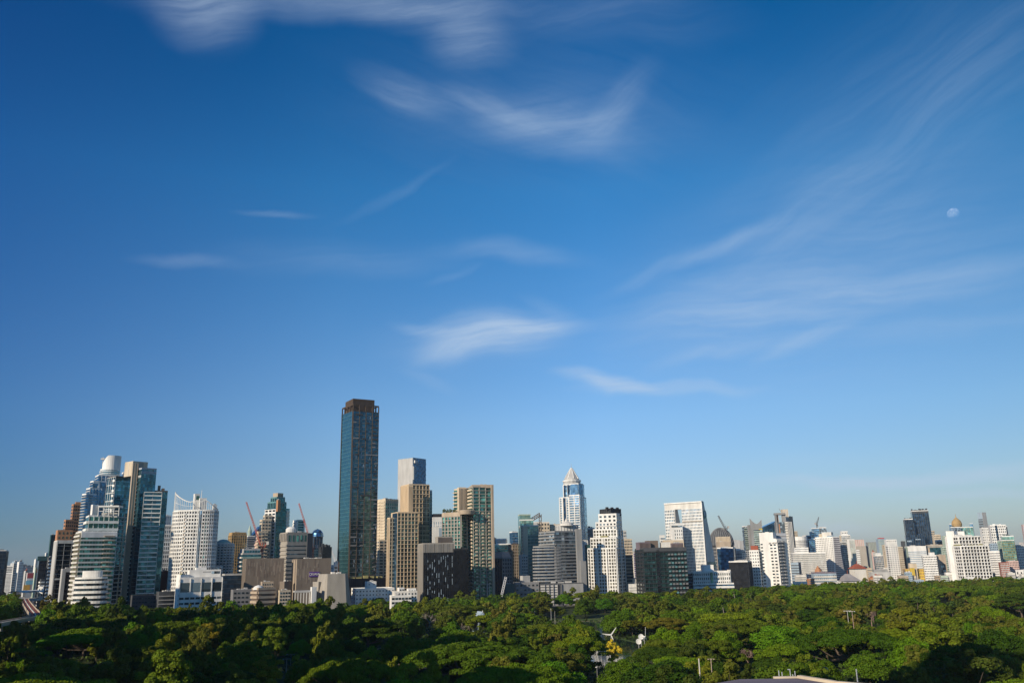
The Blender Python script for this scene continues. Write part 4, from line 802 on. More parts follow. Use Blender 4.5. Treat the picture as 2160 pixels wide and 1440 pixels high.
Y0 = 1700; t = b.tier(1633, 1635, 1658, 1101, Y0, 'grey', dep=18, R='panel u0=.2 u1=.95 m=glass_grey + fins n=4 cw=.1 m=darkgrey + panel u0=.3 u1=.4 z0=.4 z1=.97 m=orange pr=.8', parapet=False)
b.tier(1633, 1634, 1637.5, 1082, Y0, 'grey', dep=18, pyb=1101.2, parapet=False); b.tier(1648, 1649, 1656.5, 1082, Y0, 'grey', dep=18, pyb=1101.2, parapet=False)
F = t['faces'][0]; z = Zp(1635,1082,Y0); mb = MB(); mb.fbox(F, 0, F.L*.98, z-3, z+.5, -18.2, .4); b.part('lintel', mb, 'grey'); mb = MB(); mb.fbox(F, F.L*.19, F.L*.36, t['z1'], z-3.2, -12, -5); b.part('orange_wall', mb, 'orange')
b.tier(1647, 1650, 1662, 1075, Y0+25, 'cream', R='fins n=4 cw=.3 m=white'); b.tier(1655, 1661, 1670, 1101, Y0-15, 'offwhite', L='win n=3 fp=5 w=.4', R='fins n=3 cw=.2 m=palegrey'); b.tier(1662,1664,1672,1090,Y0+40,'tan')
mb = MB(); p = (Xp(1647,Y0,z),Y0); mb.bar((p[0],p[1],Zp(1650,1078,Y0)),(Xp(1644,Y0,z),Y0,Zp(1644,1072,Y0)),.5); b.part('antenna', mb, 'grey')
b = Bld('cream_block', 'small cream block with dark windows right behind the portal tower')
b.tier(1669, 1672, 1682, 1121, 1900, 'cream', R='win n=4 fp=4 w=.5')
# white slab tower
b = Bld('white_slab_tower', 'plain white slab tower with a dark balcony side and lettering near its top')
b.tier(1580, 1600, 1604, 1161, 1195, 'white', L='win n=4 fp=6.3 w=.45 h=.4', R='win n=1 fp=6.3')
t1 = b.tier(1601, 1630, 1637, 1124, 1192, 'white', L='win n=1 u0=.02 u1=.22 fp=6.4 w=.75 h=.4 z1=.85', R='win n=1 fp=6.4 w=.3 z1=.9'); b.clutter(n=2,h=2,m='white')
t = b.tier(1611, 1637, 1661, 1137, 1184, 'white', L='win n=2 u0=.42 u1=1 fp=6.4 z1=.93 w=.6 h=.42 g=glass_dark', R='panel u0=.05 u1=.7 z1=.97 m=grey pr=.1 + bbay n=2 u0=.08 u1=.7 fp=6.4 w=.75 sh=.45 pr=2 m=palegrey + fins n=1 cw=.05 pr=1.5')  # grey panel puts the shade of the right face into its colour
F = t['faces'][3]; text('PARK VIEW', F.at(F.L*.63,.3,t['z1']-5), math.atan2(F.u[1],F.u[0]), 3.6, 'midgrey', b.root)
b.tier(1628,1634,1658,1126,1215,'steel',R='slats fp=5 sh=.3 m=grey'); mb = MB(); F = b.tiers[0]['faces'][3]; mb.fbox(F, 2, F.L*.9, b.tiers[0]['z1']+1.3, b.tiers[0]['z1']+7, -8, -3); b.part('roof_box', mb, 'roofred')
# white hotels
b = Bld('oval_white_block', 'rounded white office with thin dark bands, just right of the white slab tower')
b.cyl(1670, 1702, 1133, 1700, 'white', 'slats fp=3 z1=.95 sh=.45 pr=.4 m=grey', seg=24); b = Bld('navy_block', 'dark navy glass block behind the rounded white office')
b.tier(1692, 1696, 1709, 1130, 1800, 'glass_navy', R='slats fp=3.4 sh=.2 m=darkgrey')
b = Bld('light_blue_tower', 'pale blue glass tower with small windows stepping down to the left')
S='win n={} fp=3.8 w=.5 h=.5 g=glass_dark'
b.tier(1711, 1714, 1727, 1114, 1800, 'glass_sky', R=S.format(6)+' + fins n=6 cw=.15 pr=.4 m=skyblue'); b.tier(1707,1710,1716,1122,1790,'glass_sky',R=S.format(3)); b.tier(1703.5,1706,1728,1137,1780,'glass_sky',R=S.format(8)+' + slats fp=3.8 sh=.2 m=skyblue')
b.tier(1726, 1728, 1743, 1113, 1850, 'glass_grey', R='fins n=5 cw=.12 m=bluegrey + slats fp=4 sh=.1 m=bluegrey')
b = Bld('white_hotel', 'wide low white hotel with long rows of small windows')
b.tier(1668, 1672, 1741, 1167, 1450, 'white', R='win n=26 fp=3.7 w=.7 h=.36 + slats fp=3.7 sh=.2 pr=.7 m=offwhite', L='win n=2 fp=3.7', dep=25); b.tier(1674, 1677, 1705, 1156, 1465, 'white', R='win n=11 fp=3.7 w=.6 h=.36'); b.clutter(n=2,h=3); b.tier(1690,1693,1698,1153,1470,'offwhite')
b = Bld('purple_shaded_block', 'small grey blue banded block in front of the wide white hotel')
b.tier(1667, 1684, 1689, 1187, 1400, 'bluegrey', L='slats fp=5 sh=.3 m=darkgrey', R='panel m=midgrey')  # blue grey walls with darker bands and a grey right panel
b = Bld('flared_hotel', 'white hotel tower flaring outwards at its base with dark balcony rows on its right face'); Y0 = 1500
b.tier(1727, 1738, 1743, 1127, Y0+20, 'cream', L='win n=6 fp=3.9 w=.4 h=.4'); b.tier(1733, 1753, 1757, 1123, Y0+12, 'offwhite', L='fins n=3 cw=.05 m=cream')
zt = Zp(1756,1131,Y0); prof = [(0, 0), (.12, -.16), (.3, -.45), (.6, -.8), (1, -1)]
xN = Xp(1756,Y0,zt); wR = Xp(1771,Y0,zt)-xN; wL = xN-Xp(1729,Y0,zt)
mbw = MB(); bal = []; zs = [0, zt*.15, zt*.35, zt*.65, zt]; fl = [10, 6.5, 3.5, 1.2, 0]
for k in range(4):
    lo, hi = fl[k], fl[k+1]
    mbw.prism([(xN-lo,Y0-lo),(xN+wR+lo*.6,Y0+4-lo*.3),(xN+wR+lo*.6,Y0+40),(xN-wL*.95-lo*.3,Y0+28)], zs[k]+.01*k, zs[k+1], [(xN-hi,Y0-hi),(xN+wR+hi*.6,Y0+4-hi*.3),(xN+wR+hi*.6,Y0+40),(xN-wL*.95-hi*.3,Y0+28)])
b.part('wall', mbw, 'white')
nf = 24
for j in range(nf):
    z = zt*(j+.3)/nf*.98; fi = float(np.interp(z, zs, fl)); mb = MB(); f = Face((xN-fi+.4,Y0-fi),(xN+wR+fi*.6-.4,Y0+4-fi*.3)); mb.fbox(f, 1.2, f.L, z, z+zt/nf*.5, -.5, .5); b.part('balcony_recess', mb, 'purpleroof')  # dark purple strips stand in for the shade along the balcony rows
mbw = MB()
for j in range(nf):
    z = zt*(j+.35)/nf*.98; fi = float(np.interp(z, zs, fl)); f = Face((xN-wL*.95-fi*.3,Y0+28),(xN-fi,Y0-fi))
    for k in range(11): b.scale = .8; b.wins.append((Face(f.at(0,.55,0)[:2], f.at(f.L,.55,0)[:2]), f.L*(k+.3)/11, f.L*(k+.7)/11, z, z+zt/nf*.38, 'glass_warm'))
b.tiers.append(dict(pts=[(xN,Y0),(xN+wR,Y0+4),(xN+wR,Y0+40),(xN-wL,Y0+28)],z0=0,z1=zt,faces=[Face((xN,Y0),(xN+wR,Y0+4)),Face((xN+wR,Y0+4),(xN+wR,Y0+40)),Face((xN+wR,Y0+40),(xN-wL,Y0+28)),Face((xN-wL,Y0+28),(xN,Y0))],c=(xN,Y0+15))); b.clutter(n=3,h=3,m='bluegrey')
b = Bld('lattice_block', 'slim grey lattice fronted block right of the flared hotel')
b.tier(1771, 1775, 1785, 1143, 1560, 'glass_grey', R='grid n=4 fp=4 cw=.25 sh=.3 m=palegrey', L='panel m=grey')
b = Bld('white_ribbed_tower', 'white ribbed tower with stepped shoulders right of the flared hotel')
S='fins n={} cw=.35 pr=.8 m=white + slats fp=4 sh=.2 m=offwhite'
b.tier(1770, 1774, 1793, 1129, 1620, 'glass_grey', R=S.format(7), L='panel m=cream', pmat='white'); b.tier(1772,1775,1788,1121,1630,'white',R='win n=4 fp=5 w=.4'); b.tier(1786,1791,1802,1138,1600,'glass_mint',R='fins n=5 cw=.4 pr=1 m=white', L='panel m=white')
b = Bld('pink_cream_block', 'pinkish cream slab with a grey side wall behind the red roofed hall')
b.tier(1799, 1803, 1822, 1139, 1900, 'pink', R='fins n=5 cw=.3 m=offwhite'); b.tier(1806, 1826, 1830, 1152, 1850, 'concrete', R='fins n=2 cw=.2 m=grey'); b.tier(1804,1806,1813,1160,1800,'white',R='win n=3 fp=4 w=.4')
b = Bld('grey_green_tower', 'grey green ribbed tower pair with a red roof line in the distance')
b.tier(1826, 1830, 1848, 1144, 2100, 'grey', R='fins n=6 cw=.3 m=palegreen'); b.tier(1847, 1852, 1869, 1137, 2000, 'bluegrey', R='slats fp=3 sh=.4 m=palegreen'); b.tier(1851,1854,1865,1135,2010,'red')
b = Bld('blue_block', 'low blue glass block with a white crown below the grey green towers')
b.tier(1842, 1845, 1863, 1172, 1650, 'glass_blue', R='grid n=6 fp=3.6 cw=.2 sh=.25 m=offwhite'); b.tier(1845,1848,1858,1167,1660,'white'); b.tier(1860,1862,1872,1150,1750,'cream',R='win n=3 fp=3.6 w=.5')
b = Bld('white_apartment_tower', 'cream white apartment tower with narrow window bands left of the black twin tower')
b.tier(1865, 1869, 1891, 1139, 1560, 'white', R='grid n=6 z0=.8 fp=5 cw=.2 sh=.2 m=white + win n=5 fp=4 w=.4'); b.tier(1868, 1873, 1893, 1151, 1530, 'white', R='win n=4 fp=3.9 w=.55 h=.4', L='win n=1 fp=3.9')
b = Bld('cream_block', 'slim cream block between the white apartment tower and the black twin tower')
b.tier(1891, 1894, 1904, 1154, 1700, 'cream', R='win n=4 fp=4 w=.5'); b.tier(1900,1902,1909,1142,1720,'darkgrey')
b = Bld('black_twin_tower', 'black twin tower of two heights with jagged tops, tallest at the right')
S='fins n={} cw=.15 pr=.5 m=darkgrey'
t = b.tier(1905.5, 1908, 1925, 1095, 1700, 'glass_navy', R=S.format(5), L='fins n=1 cw=.2 m=darkgrey'); b.clutter(n=6,h=3,m='darkgrey',frac=.95)
t = b.tier(1920, 1923, 1958, 1078, 1710, 'glass_navy', R=S.format(8)+' + panel z0=.97 m=darkgrey', dep=30); b.clutter(n=9,h=5,m='darkgrey',frac=.98)
t = b.tier(1908, 1910, 1949, 1128, 1694, 'glass_navy', R=S.format(8)+' + slats z0=.85 z1=.93 u0=.05 u1=.3 fp=5 sh=.4 m=bluegrey + slats z0=.89 z1=.95 u0=.5 u1=.8 fp=9 sh=.3 m=bluegrey', dep=8, parapet=False)
b = Bld('yellow_cream_block', 'stepped yellowish block right of the black twin tower')
b.tier(1958, 1963, 1971, 1120, 1900, 'cream', R='win n=3 fp=4'); b.tier(1966,1970,1984,1128,1880,'cream',R='win n=5 fp=4 w=.5'); b.tier(1972,1976,1987,1140,1800,'glass_navy')
b = Bld('white_banded_office', 'broad pale office with blue grey window bands below the black twin tower')
b.tier(1908, 1914, 1953, 1153, 1560, 'white', R='slats z1=.9 fp=3.6 sh=.45 pr=.3 m=bluegrey', L='panel m=palegreen'); b.clutter(n=2,h=3)
b = Bld('curved_roof_block', 'beige block with dark glass front and curved roof edge right of the pale banded office')
b.tier(1952, 1956, 1989, 1150, 1600, 'glass_deep', R='panel u0=0 u1=.12 m=tan pr=.6 + slats fp=4 sh=.1 m=darkteal + panel z0=.94 m=concrete pr=1', pmat='tan')
b = Bld('white_office_block', 'white office with a tan wing in front of the curved roof block')
b.tier(1943, 1946, 1975, 1172, 1480, 'white', R='win n=9 fp=4.4 z0=.1 w=.6 h=.4', L='win n=1 fp=4'); b.tier(1958,1961,1971,1166,1490,'white'); b.tier(1972, 1976, 1994, 1171, 1500, 'tan', R='panel u0=.3 u1=.85 z0=.4 z1=.7 m=glass_dark')
b = Bld('low_block', 'pale green and white building left of the white grid apartment block')
b.tier(1984, 1987, 1999, 1154, 1560, 'palegreen', R='win n=4 fp=4 w=.6'); b.tier(1986,1990,2002,1131,1620,'palegreen',R='win n=3 fp=4 w=.3')
# white grid apartment block
b = Bld('white_grid_block', 'white apartment block with deep dark square balconies and planting, largest white block at the right')
b.tier(1993, 2021, 2067, 1132, 1290, 'charcoal', L='panel m=white pr=.4 + panel u0=.55 u1=.95 m=charcoal pr=.45 + grid n=3 fp=6.4 u0=.5 u1=1 cw=.12 sh=.35 pr=1 m=white + slats u0=.15 u1=.25 fp=6.4 sh=.5 pr=.5 m=glass_warm', R='grid n=7 fp=6.4 cw=.2 sh=.25 pr=2 m=white', pmat='white')
b.clutter(n=3,h=4,m='white',frac=.9); b.tier(1995, 2012, 2018, 1121, 1300, 'white', dep=14); b.tier(2014, 2017, 2034, 1122, 1310, 'white', dep=14)
b.tier(1999, 2026, 2083, 1152, 1278, 'charcoal', L='panel m=white pr=.4 + grid n=3 fp=6.4 u0=.5 u1=1 cw=.12 sh=.35 pr=1 m=white + panel u0=.55 u1=.95 m=charcoal pr=.45 + slats u0=.1 u1=.2 fp=6.4 sh=.5 pr=.5 m=glass_warm', R='grid n=9 fp=6.4 cw=.2 sh=.25 pr=2 m=white', pmat='white'); b.clutter(n=7,h=4,m='olive',frac=.95,name='roof_garden')
b = Bld('gold_topped_tower', 'glass tower with winged sides and a rounded golden crown with a pinnacle'); Y0 = 1900
b.tier(2002, 2005, 2026, 1112, Y0, 'glass_grey', R='fins n=3 cw=.2 m=bluegrey', dep=20); b.tier(2022, 2025, 2052, 1112, Y0+5, 'glass_mint', R='fins n=4 cw=.1 m=palegreen', dep=20); b.tier(2045,2047,2052,1104,Y0+8,'glass_sky',dep=14); b.tier(2002,2003.5,2007,1105,Y0+2,'glass_sky',dep=14)
x = Xp(2019,Y0+12,Zp(2019,1110,Y0)); z = lambda y: Zp(2019,y,Y0+12); k = Y0/1800; mb = MB()
mb.lathe(x, Y0+12, [(5*k,z(1116)),(9.5*k,z(1109)),(10*k,z(1104)),(8*k,z(1098)),(4.5*k,z(1094)),(1.2*k,z(1091)),(.7*k,z(1089)),(.15*k,z(1083))],20); b.part('golden_crown', mb, 'gold')
b = Bld('thin_slab_tower', 'thin grey and white slab tower standing tall right of the golden crown')
b.tier(2061.5, 2071, 2079, 1080, 1720, 'bluegrey', L='grid n=4 fp=5 cw=.25 sh=.3 z1=.9 m=darkgrey', R='panel m=palegrey pr=.5', parapet=False); b.tier(2066,2070,2085,1114,1650,'white',R='fins n=5 cw=.3 m=white + win n=4 fp=5 w=.5')
b = Bld('white_purple_tower', 'white tower with a dark zigzag recess near the right edge')
t = b.tier(2084, 2088, 2121, 1108, 1580, 'white', R='win n=8 fp=5 w=.55 h=.55 + panel u0=.32 u1=.44 z0=.5 m=glass_navy pr=.9 + panel u0=.2 u1=.3 z0=.3 z1=.5 m=glass_navy pr=.9', dep=30); b.clutter(n=3,h=3,m='white'); b.tier(2119,2121,2124,1110,1590,'glass_navy',dep=20)
b = Bld('green_glass_tower', 'green glass tower with a mint roof storey near the right edge')
b.tier(2104, 2112, 2139, 1140, 1500, 'glass_mint', L='grid n=3 fp=5 cw=.1 sh=.3 m=palegreen', R='grid n=6 fp=5 cw=.1 sh=.2 m=olive + panel z1=.35 u0=.1 m=orange pr=.7'); b.tier(2110, 2113, 2138, 1131, 1510, 'glass_mint', R='fins n=8 cw=.1 m=palegreen'); b.clutter(n=4,h=4,m='darkteal')
b = Bld('white_banded_block', 'white banded block between the thin slab tower and the green glass tower')
b.tier(2083, 2086, 2108, 1163, 1470, 'white', R='slats fp=4.4 sh=.42 pr=.5 m=grey + fins n=3 cw=.2 m=white'); b.tier(2086,2089,2104,1147,1490,'bluegrey',R='win n=4 fp=4 w=.4')
b = Bld('grey_block', 'grey block with white window rows at the right edge')
b.tier(2139, 2142, 2175, 1150, 1650, 'grey', R='grid n=9 fp=5 cw=.3 sh=.4 m=offwhite', dep=25)
b = Bld('pink_tower', 'pink and blue tower sliver cut by the right edge')
b.tier(2154, 2157, 2175, 1107, 1900, 'pink', R='grid n=4 fp=4 cw=.2 sh=.3 m=bluegrey', dep=20)
b = Bld('red_brick_blocks', 'red and grey low apartment blocks in front of the green glass tower')
b.tier(2106, 2109, 2128, 1187, 1440, 'roofred', R='grid n=6 fp=4 cw=.3 sh=.3 m=palegrey'); b.tier(2122,2126,2148,1184,1460,'pink',R='win n=7 fp=4 w=.5')
b = Bld('white_house', 'plain white building at the right edge among the trees')
b.tier(2142, 2158, 2175, 1203, 1370, 'white', L='win n=2 fp=8 w=.3', dep=12); b.tier(2150,2155,2175,1212,1360,'offwhite')
# tree line low-rises at right
b = Bld('yellow_apartment_block', 'yellow ochre low apartment block with balconies, right of the grey box building')
b.tier(1905, 1909, 1960, 1201, 1500, 'gold', R='grid n=14 fp=5.5 cw=.35 sh=.35 pr=1 m=yellow', L='win n=1 fp=5'); b.tier(1915, 1918, 1933, 1189, 1490, 'cream')
b.tier(1918,1920,1929,1199,1485,'yellow')
b = Bld('grey_box_building', 'plain grey box building with a row of small vents at the tree line')
b.tier(1832, 1838, 1880, 1208, 1420, 'palegrey', R='win n=7 u0=.12 u1=.55 fp=30 z0=.72 z1=.95 w=.7 h=.5'); b.tier(1840,1843,1872,1202,1440,'grey')
def hiproof(b, px0, px1, y0, y1, Y, m, depth=26, ov=2):
    z0, z1 = Zp(px0,y0,Y), Zp(px0,y1,Y); x0, x1 = Xp(px0,Y,z0), Xp(px1,Y,z0); b._root((x0+x1)/2, Y)
    w_ = (x1-x0); mb = MB(); mb.prism([(x0,Y-ov),(x1,Y-ov),(x1,Y+depth),(x0,Y+depth)], z0, z1, [(x0+w_*.38,Y+depth*.45),(x1-w_*.38,Y+depth*.45),(x1-w_*.38,Y+depth*.5),(x0+w_*.38,Y+depth*.5)]); b.part('roof', mb, m)
    mb = MB(); mb.prism([(x0+ov,Y),(x1-ov,Y),(x1-ov,Y+depth-ov),(x0+ov,Y+depth-ov)], 0, z0); b.part('wall', mb, 'offwhite')
    mb = MB(); mb.bar(((x0+x1)/2,Y+depth*.47,z1),((x0+x1)/2,Y+depth*.47,z1+5),.5); b.part('finial', mb, 'roofred')
b = Bld('red_roofed_hall', 'hall with a steep brick red hipped roof'); hiproof(b, 1800, 1829, 1199, 1189, 1450, 'roofred')
b = Bld('green_roofed_hall', 'long hall with a dark sloping roof in front of the red roofed hall'); hiproof(b, 1778, 1816, 1225, 1210, 1330, 'roofdeck', 30)
b = Bld('blue_grey_school', 'blue grey three storey building with a purple roof left of the dark roofed hall')
b.tier(1711, 1716, 1764, 1211, 1350, 'bluegrey', R='slats fp=5.5 sh=.45 pr=1.2 m=offwhite + win n=12 fp=5.5 w=.6 h=.35'); t = b.tiers[-1]; mb = MB(); mb.prism(t['pts'], t['z1']+1.3, t['z1']+3, [(p[0]*.99+t['c'][0]*.01,p[1]) for p in t['pts']]); b.part('roof', mb, 'purpleroof')
b = Bld('orange_shrine', 'small building with an orange pointed tower behind the blue grey building')
x = Xp(1728,1430,30); b._root(x,1430); b.scale=.8; b.tier(1720,1723,1740,1207,1430,'pink'); mb = MB(); mb.lathe(x,1436,[(6,b.tiers[-1]['z1']),(5,b.tiers[-1]['z1']+4),(2,b.tiers[-1]['z1']+8),(.2,b.tiers[-1]['z1']+11)],8); b.part('pointed_roof', mb, 'orange')
b = Bld('low_white_building', 'long low white roof at the tree line below the white slab tower')
b.tier(1665, 1669, 1703, 1229, 1240, 'white', R='win n=8 fp=6 w=.5 h=.3'); b.tier(1650,1655,1672,1235,1230,'offwhite')
b = Bld('white_house', 'small white cube among the trees in front of the white grid block')
b.tier(2036, 2042, 2056, 1218, 1260, 'white', R='win n=2 fp=8 w=.2'); b.tier(2022,2026,2066,1225,1255,'offwhite')
b = Bld('white_house', 'white flat roofed houses under the trees right of the white cube')
b.tier(2078, 2082, 2098, 1222, 1270, 'offwhite'); b.tier(2066,2069,2082,1226,1262,'pink')
# rows of low shophouses seen over the park trees (each its own)
rl = random.Random(21); walls = ['white','offwhite','cream','pink','palegrey','tan','bluegrey','orange','palegreen']; shn = {'white':'white','offwhite':'off white','cream':'cream','pink':'pale pink','palegrey':'light grey','tan':'tan','bluegrey':'blue grey','orange':'brick orange','palegreen':'pale green'}
def where(px):
    for a, s in ((1700,'below the wide white hotel'),(1760,'around the blue grey building'),(1800,'left of the red roofed hall'),(1835,'around the red roofed hall'),(1900,'left of the yellow apartment block'),(1965,'around the yellow apartment block'),(2000,'left of the white grid block'),(2090,'below the white grid block'),(9999,'by the right edge')):
        if px < a: return s
SEEN = {}
def shoplabel(s):
    return s
for i in range(74):
    px = 1645 + (2165-1645)*((i*0.618034) % 1.0); row = i % 3; Y = [1330, 1560, 1820][row] + rl.uniform(-40, 60)
    hz = rl.uniform(11, 22) + row*4; py = 720; d = None
    # roof pixel from height
    lo, hi = 1100.0, 1260.0
    for _ in range(30):
        mid = (lo+hi)/2
        if Zp(px, mid, Y) > hz: lo = mid
        else: hi = mid
    wpx = rl.uniform(11, 26); m = rl.choice(walls); side = rl.uniform(.15, .5)
    st = rl.choice(['win n=%d fp=4 w=.6 h=.45' % int(wpx/4), 'slats fp=4 sh=.4 pr=.8 m=grey', 'win n=%d fp=4 w=.4 h=.4' % int(wpx/3), 'balc fp=4 sh=.2 rl=.3 pr=1.2 m=offwhite'])
    b = Bld('shophouse', shoplabel('%s, %s, %s' % (shn[m] + {'w':' shophouse with windows','s':' shophouse with bands','b':' shophouse with balconies'}[st[0]], ['front row','middle row','rear row'][row], where(px))), 'house', 'low shophouses beyond the park on the right')
    b.tier(px-wpx/2, px-wpx/2+wpx*side*.5, px+wpx/2, lo, Y, m, R=st, dep=14)
    if rl.random() < .6: b.clutter(n=rl.choice([1,2]), h=3, m=rl.choice(['roofred','white','grey','roofdeck']), frac=.7, seed=i)
def where2(px):
    for a_, s_ in ((80,'beyond the billboards at far left'),(140,'left of the black glass block'),(1565,'left of the horned tower'),(1680,'behind the white slab tower'),(1770,'behind the wide white hotel'),(1845,'above the red roofed hall'),(1905,'left of the black twin tower'),(1990,'right of the black twin tower'),(2090,'behind the white grid block'),(9999,'near the right edge')):
        if px < a_: return s_
for i in range(54):
    px = rl.uniform(1556, 2160) if i % 6 else rl.uniform(14, 110); Y = rl.uniform(1950, 2900); top = horizon(px) - rl.uniform(-3, 16 if i % 3 else 34); wpx = rl.uniform(6, 15); m = rl.choice(['white','offwhite','cream','palegrey','pink','bluegrey','white','tan'])
    st = rl.choice(['slats fp=3 sh=.4 pr=.6 m=grey','slats fp=3.4 sh=.45 pr=.6 m=glass_dark','fins n=4 cw=.35 pr=.8 m=glass_dark','grid n=4 fp=3.5 cw=.4 sh=.4 pr=.8 m=offwhite'])
    b = Bld('apartment_block', shoplabel('distant %s shophouse %s' % (shn[m], where2(px))).replace('shophouse', {'s':'banded block','f':'ribbed block','g':'gridded block'}[st[0]]), 'building', 'distant blocks of the far skyline')
    b.tier(px-wpx/2, px-wpx/2+wpx*rl.uniform(.15,.4), px+wpx/2, top, Y, m, L='panel m=%s pr=.1' % m, R=st); b.clutter(n=rl.choice([1,2,3]), h=rl.uniform(3,8), m=rl.choice(['white','grey','palegrey','roofred']), seed=i)
    if rl.random() < .35:
        t = b.tiers[-1]; mb = MB(); mb.bar((t['c'][0],t['c'][1],t['z1']),(t['c'][0],t['c'][1],t['z1']+rl.uniform(8,18)),.5,5,.2); b.part('mast', mb, 'grey')
RK = ['leftmost','second','third','fourth','fifth','sixth','seventh','eighth','ninth']
same = {}
for b in BLD:
    if b.group: same.setdefault(b.label, []).append(b)
for lb, bs in same.items():
    bs.sort(key=lambda q: q.root.location.x/q.root.location.y)
    for k, q in enumerate(bs):
        if len(bs) > 1: q.root['label'] = ('rightmost' if k == len(bs)-1 else RK[k]) + ' ' + lb
for b in BLD: b.finish()
# ---- cranes
def pc(px, py, Y): return tuple(P(px, py, Y))
crane('red tower crane leaning far left in front of the cream and teal stepped tower', (P(553,1215,1060).x,1060,0), pc(553,1160,1060), pc(519.5,1058,1060), pc(565,1143,1060), w=1.5)
crane('red tower crane with its boom leaning left across the banded grey office tower', (P(660,1215,1050).x,1050,0), pc(660,1160,1050), pc(630.5,1061,1050), pc(668,1150,1050), w=1.5)
crane('small white crane behind the brown mall beside the tallest tower', (P(709,1215,1300).x,1300,0), pc(709,1190,1300), pc(700,1161,1300), pc(713,1186,1300), 'craneWhite', 1.8)
crane('dark crane on top of the unfinished dome', tuple(Vector(pc(1531,1130,1540))-Vector((0,0,20))), pc(1531,1118,1540), pc(1515,1087,1540), pc(1536,1110,1540), 'craneDark', 2.4)
crane('thin grey crane on the roof of the pale blue tower', tuple(Vector(pc(1723,1112,1800))-Vector((0,0,6))), pc(1723,1107,1800), pc(1727,1090,1800), pc(1720,1103,1800), 'craneDark', 1.6)
o = empty('mobile_crane', (P(1055,1250,1000).x,1000,0), 'white lattice crane boom leaning right in front of the shaded dark block', 'crane')
mb = MB(); lattice(mb, (P(1053,1250,1000).x,1000,4), pc(1067,1216,1000), 2.2, 12, .3); mb.build('boom', 'craneWhite', o); mb = MB(); mb.box(o.location.x,1000,0,6,9,3); mb.box(o.location.x,1002,3,3.5,4,2.5); mb.build('cab', 'yellow', o)
for (px, y0, Y, lab) in ((1028, 1225, 1030, 'left of two slim grey poles before the roof garden tower'), (1032, 1228, 1030, 'right of two slim grey poles before the roof garden tower')):
    mb = MB(); x = P(px,1240,Y).x; mb.bar((x,Y,0),(x,Y,Zp(px,y0,Y)),.5); o = mb.build('pole', 'palegrey'); o.data.transform(Matrix.Translation((-x,-Y,0))); o.location = (x,Y,0); tag(o, lab, 'pole')
# ---- the towers beside and behind the viewpoint that throw the evening shade across the park
def offcam(x, y, w_, d_, h, m, g, lab, rot=0.3):
    b = Bld('office_tower', lab); c, s = math.cos(rot), math.sin(rot); pts = [(x+a*c-bb*s, y+a*s+bb*c) for a, bb in ((-w_/2,-d_/2),(w_/2,-d_/2),(w_/2,d_/2),(-w_/2,d_/2))]
    b.scale = 1; b.poly(pts, 0, h, g, {i: 'slats fp=4 sh=.35 pr=.6 m='+m for i in range(4)}, pm=m); b.clutter(n=3, h=5)
SHADE = [(-365,500,95,40,158,'palegrey','glass_blue','grey banded office tower just outside the left edge beside the park'),
 (-285,375,95,40,142,'offwhite','glass_grey','white banded office tower left of the viewpoint'),
 (-225,262,95,40,128,'tan','glass_navy','beige office tower left of the viewpoint'),
 (-172,165,80,36,104,'cream','glass_teal','cream hotel tower near the viewpoint on its left'),
 (-495,690,95,40,135,'concrete','glass_teal','concrete banded tower beyond the left edge'),
 (-170,0,34,34,235,'grey','glass_navy','dark very tall tower behind the viewpoint'),
 (-60,-90,40,40,60,'white','glass_green','low white hotel behind the viewpoint')]
for a in SHADE: offcam(*a, rot=-.8)
# ---------------------------------------------------------------- ground, water, sky objects
def sheet(name, pts, z, mat, kind='structure', parent=None):
    me = bpy.data.meshes.new(name); me.from_pydata([(p[0],p[1],z) for p in pts], [], [tuple(range(len(pts)))]); me.materials.append(mat if not isinstance(mat, str) else MATS[mat])
    o = bpy.data.objects.new(name, me); C.objects.link(o); o['kind'] = kind; return o
def noisemat(name, c1, c2, scale, rough=.9, c3=None, coord='Object'):
    m, t, b = newmat(name); tc = t.nodes.new('ShaderNodeTexCoord'); n = t.nodes.new('ShaderNodeTexNoise'); n.inputs['Scale'].default_value = scale; n.inputs['Detail'].default_value = 8
    t.links.new(tc.outputs[coord], n.inputs['Vector']); r = t.nodes.new('ShaderNodeValToRGB'); t.links.new(n.outputs[0], r.inputs[0])
    r.color_ramp.elements[0].position = .35; r.color_ramp.elements[0].color = (*c1,1); r.color_ramp.elements[1].position = .65; r.color_ramp.elements[1].color = (*c2,1)
    t.links.new(r.outputs[0], b.inputs['Base Color']); b.inputs['Roughness'].default_value = rough; b.inputs['Specular IOR Level'].default_value = .15; MATS[name] = m; return m
noisemat('city_ground', (.10,.10,.095), (.20,.19,.17), .01)
noisemat('park_grass', (.018,.032,.008), (.045,.06,.016), .05)
noisemat('lawn', (.05,.09,.02), (.10,.12,.035), .1)
noisemat('dirt', (.20,.13,.07), (.30,.20,.11), .2)
noisemat('asphalt', (.045,.045,.047), (.07,.07,.07), .3)
m, t_, b_ = newmat('lake_water'); b_.inputs['Base Color'].default_value = (.02,.035,.035,1); b_.inputs['Roughness'].default_value = .06
n = t_.nodes.new('ShaderNodeTexNoise'); n.inputs['Scale'].default_value = .8; bp = t_.nodes.new('ShaderNodeBump'); bp.inputs['Strength'].default_value = .3; tc = t_.nodes.new('ShaderNodeTexCoord'); t_.links.new(tc.outputs['Object'], n.inputs['Vector']); t_.links.new(n.outputs[0], bp.inputs['Height']); t_.links.new(bp.outputs[0], b_.inputs['Normal']); MATS['lake_water'] = m
sheet('ground', [(-40000,-40000),(40000,-40000),(40000,60000),(-40000,60000)], 0, 'city_ground')
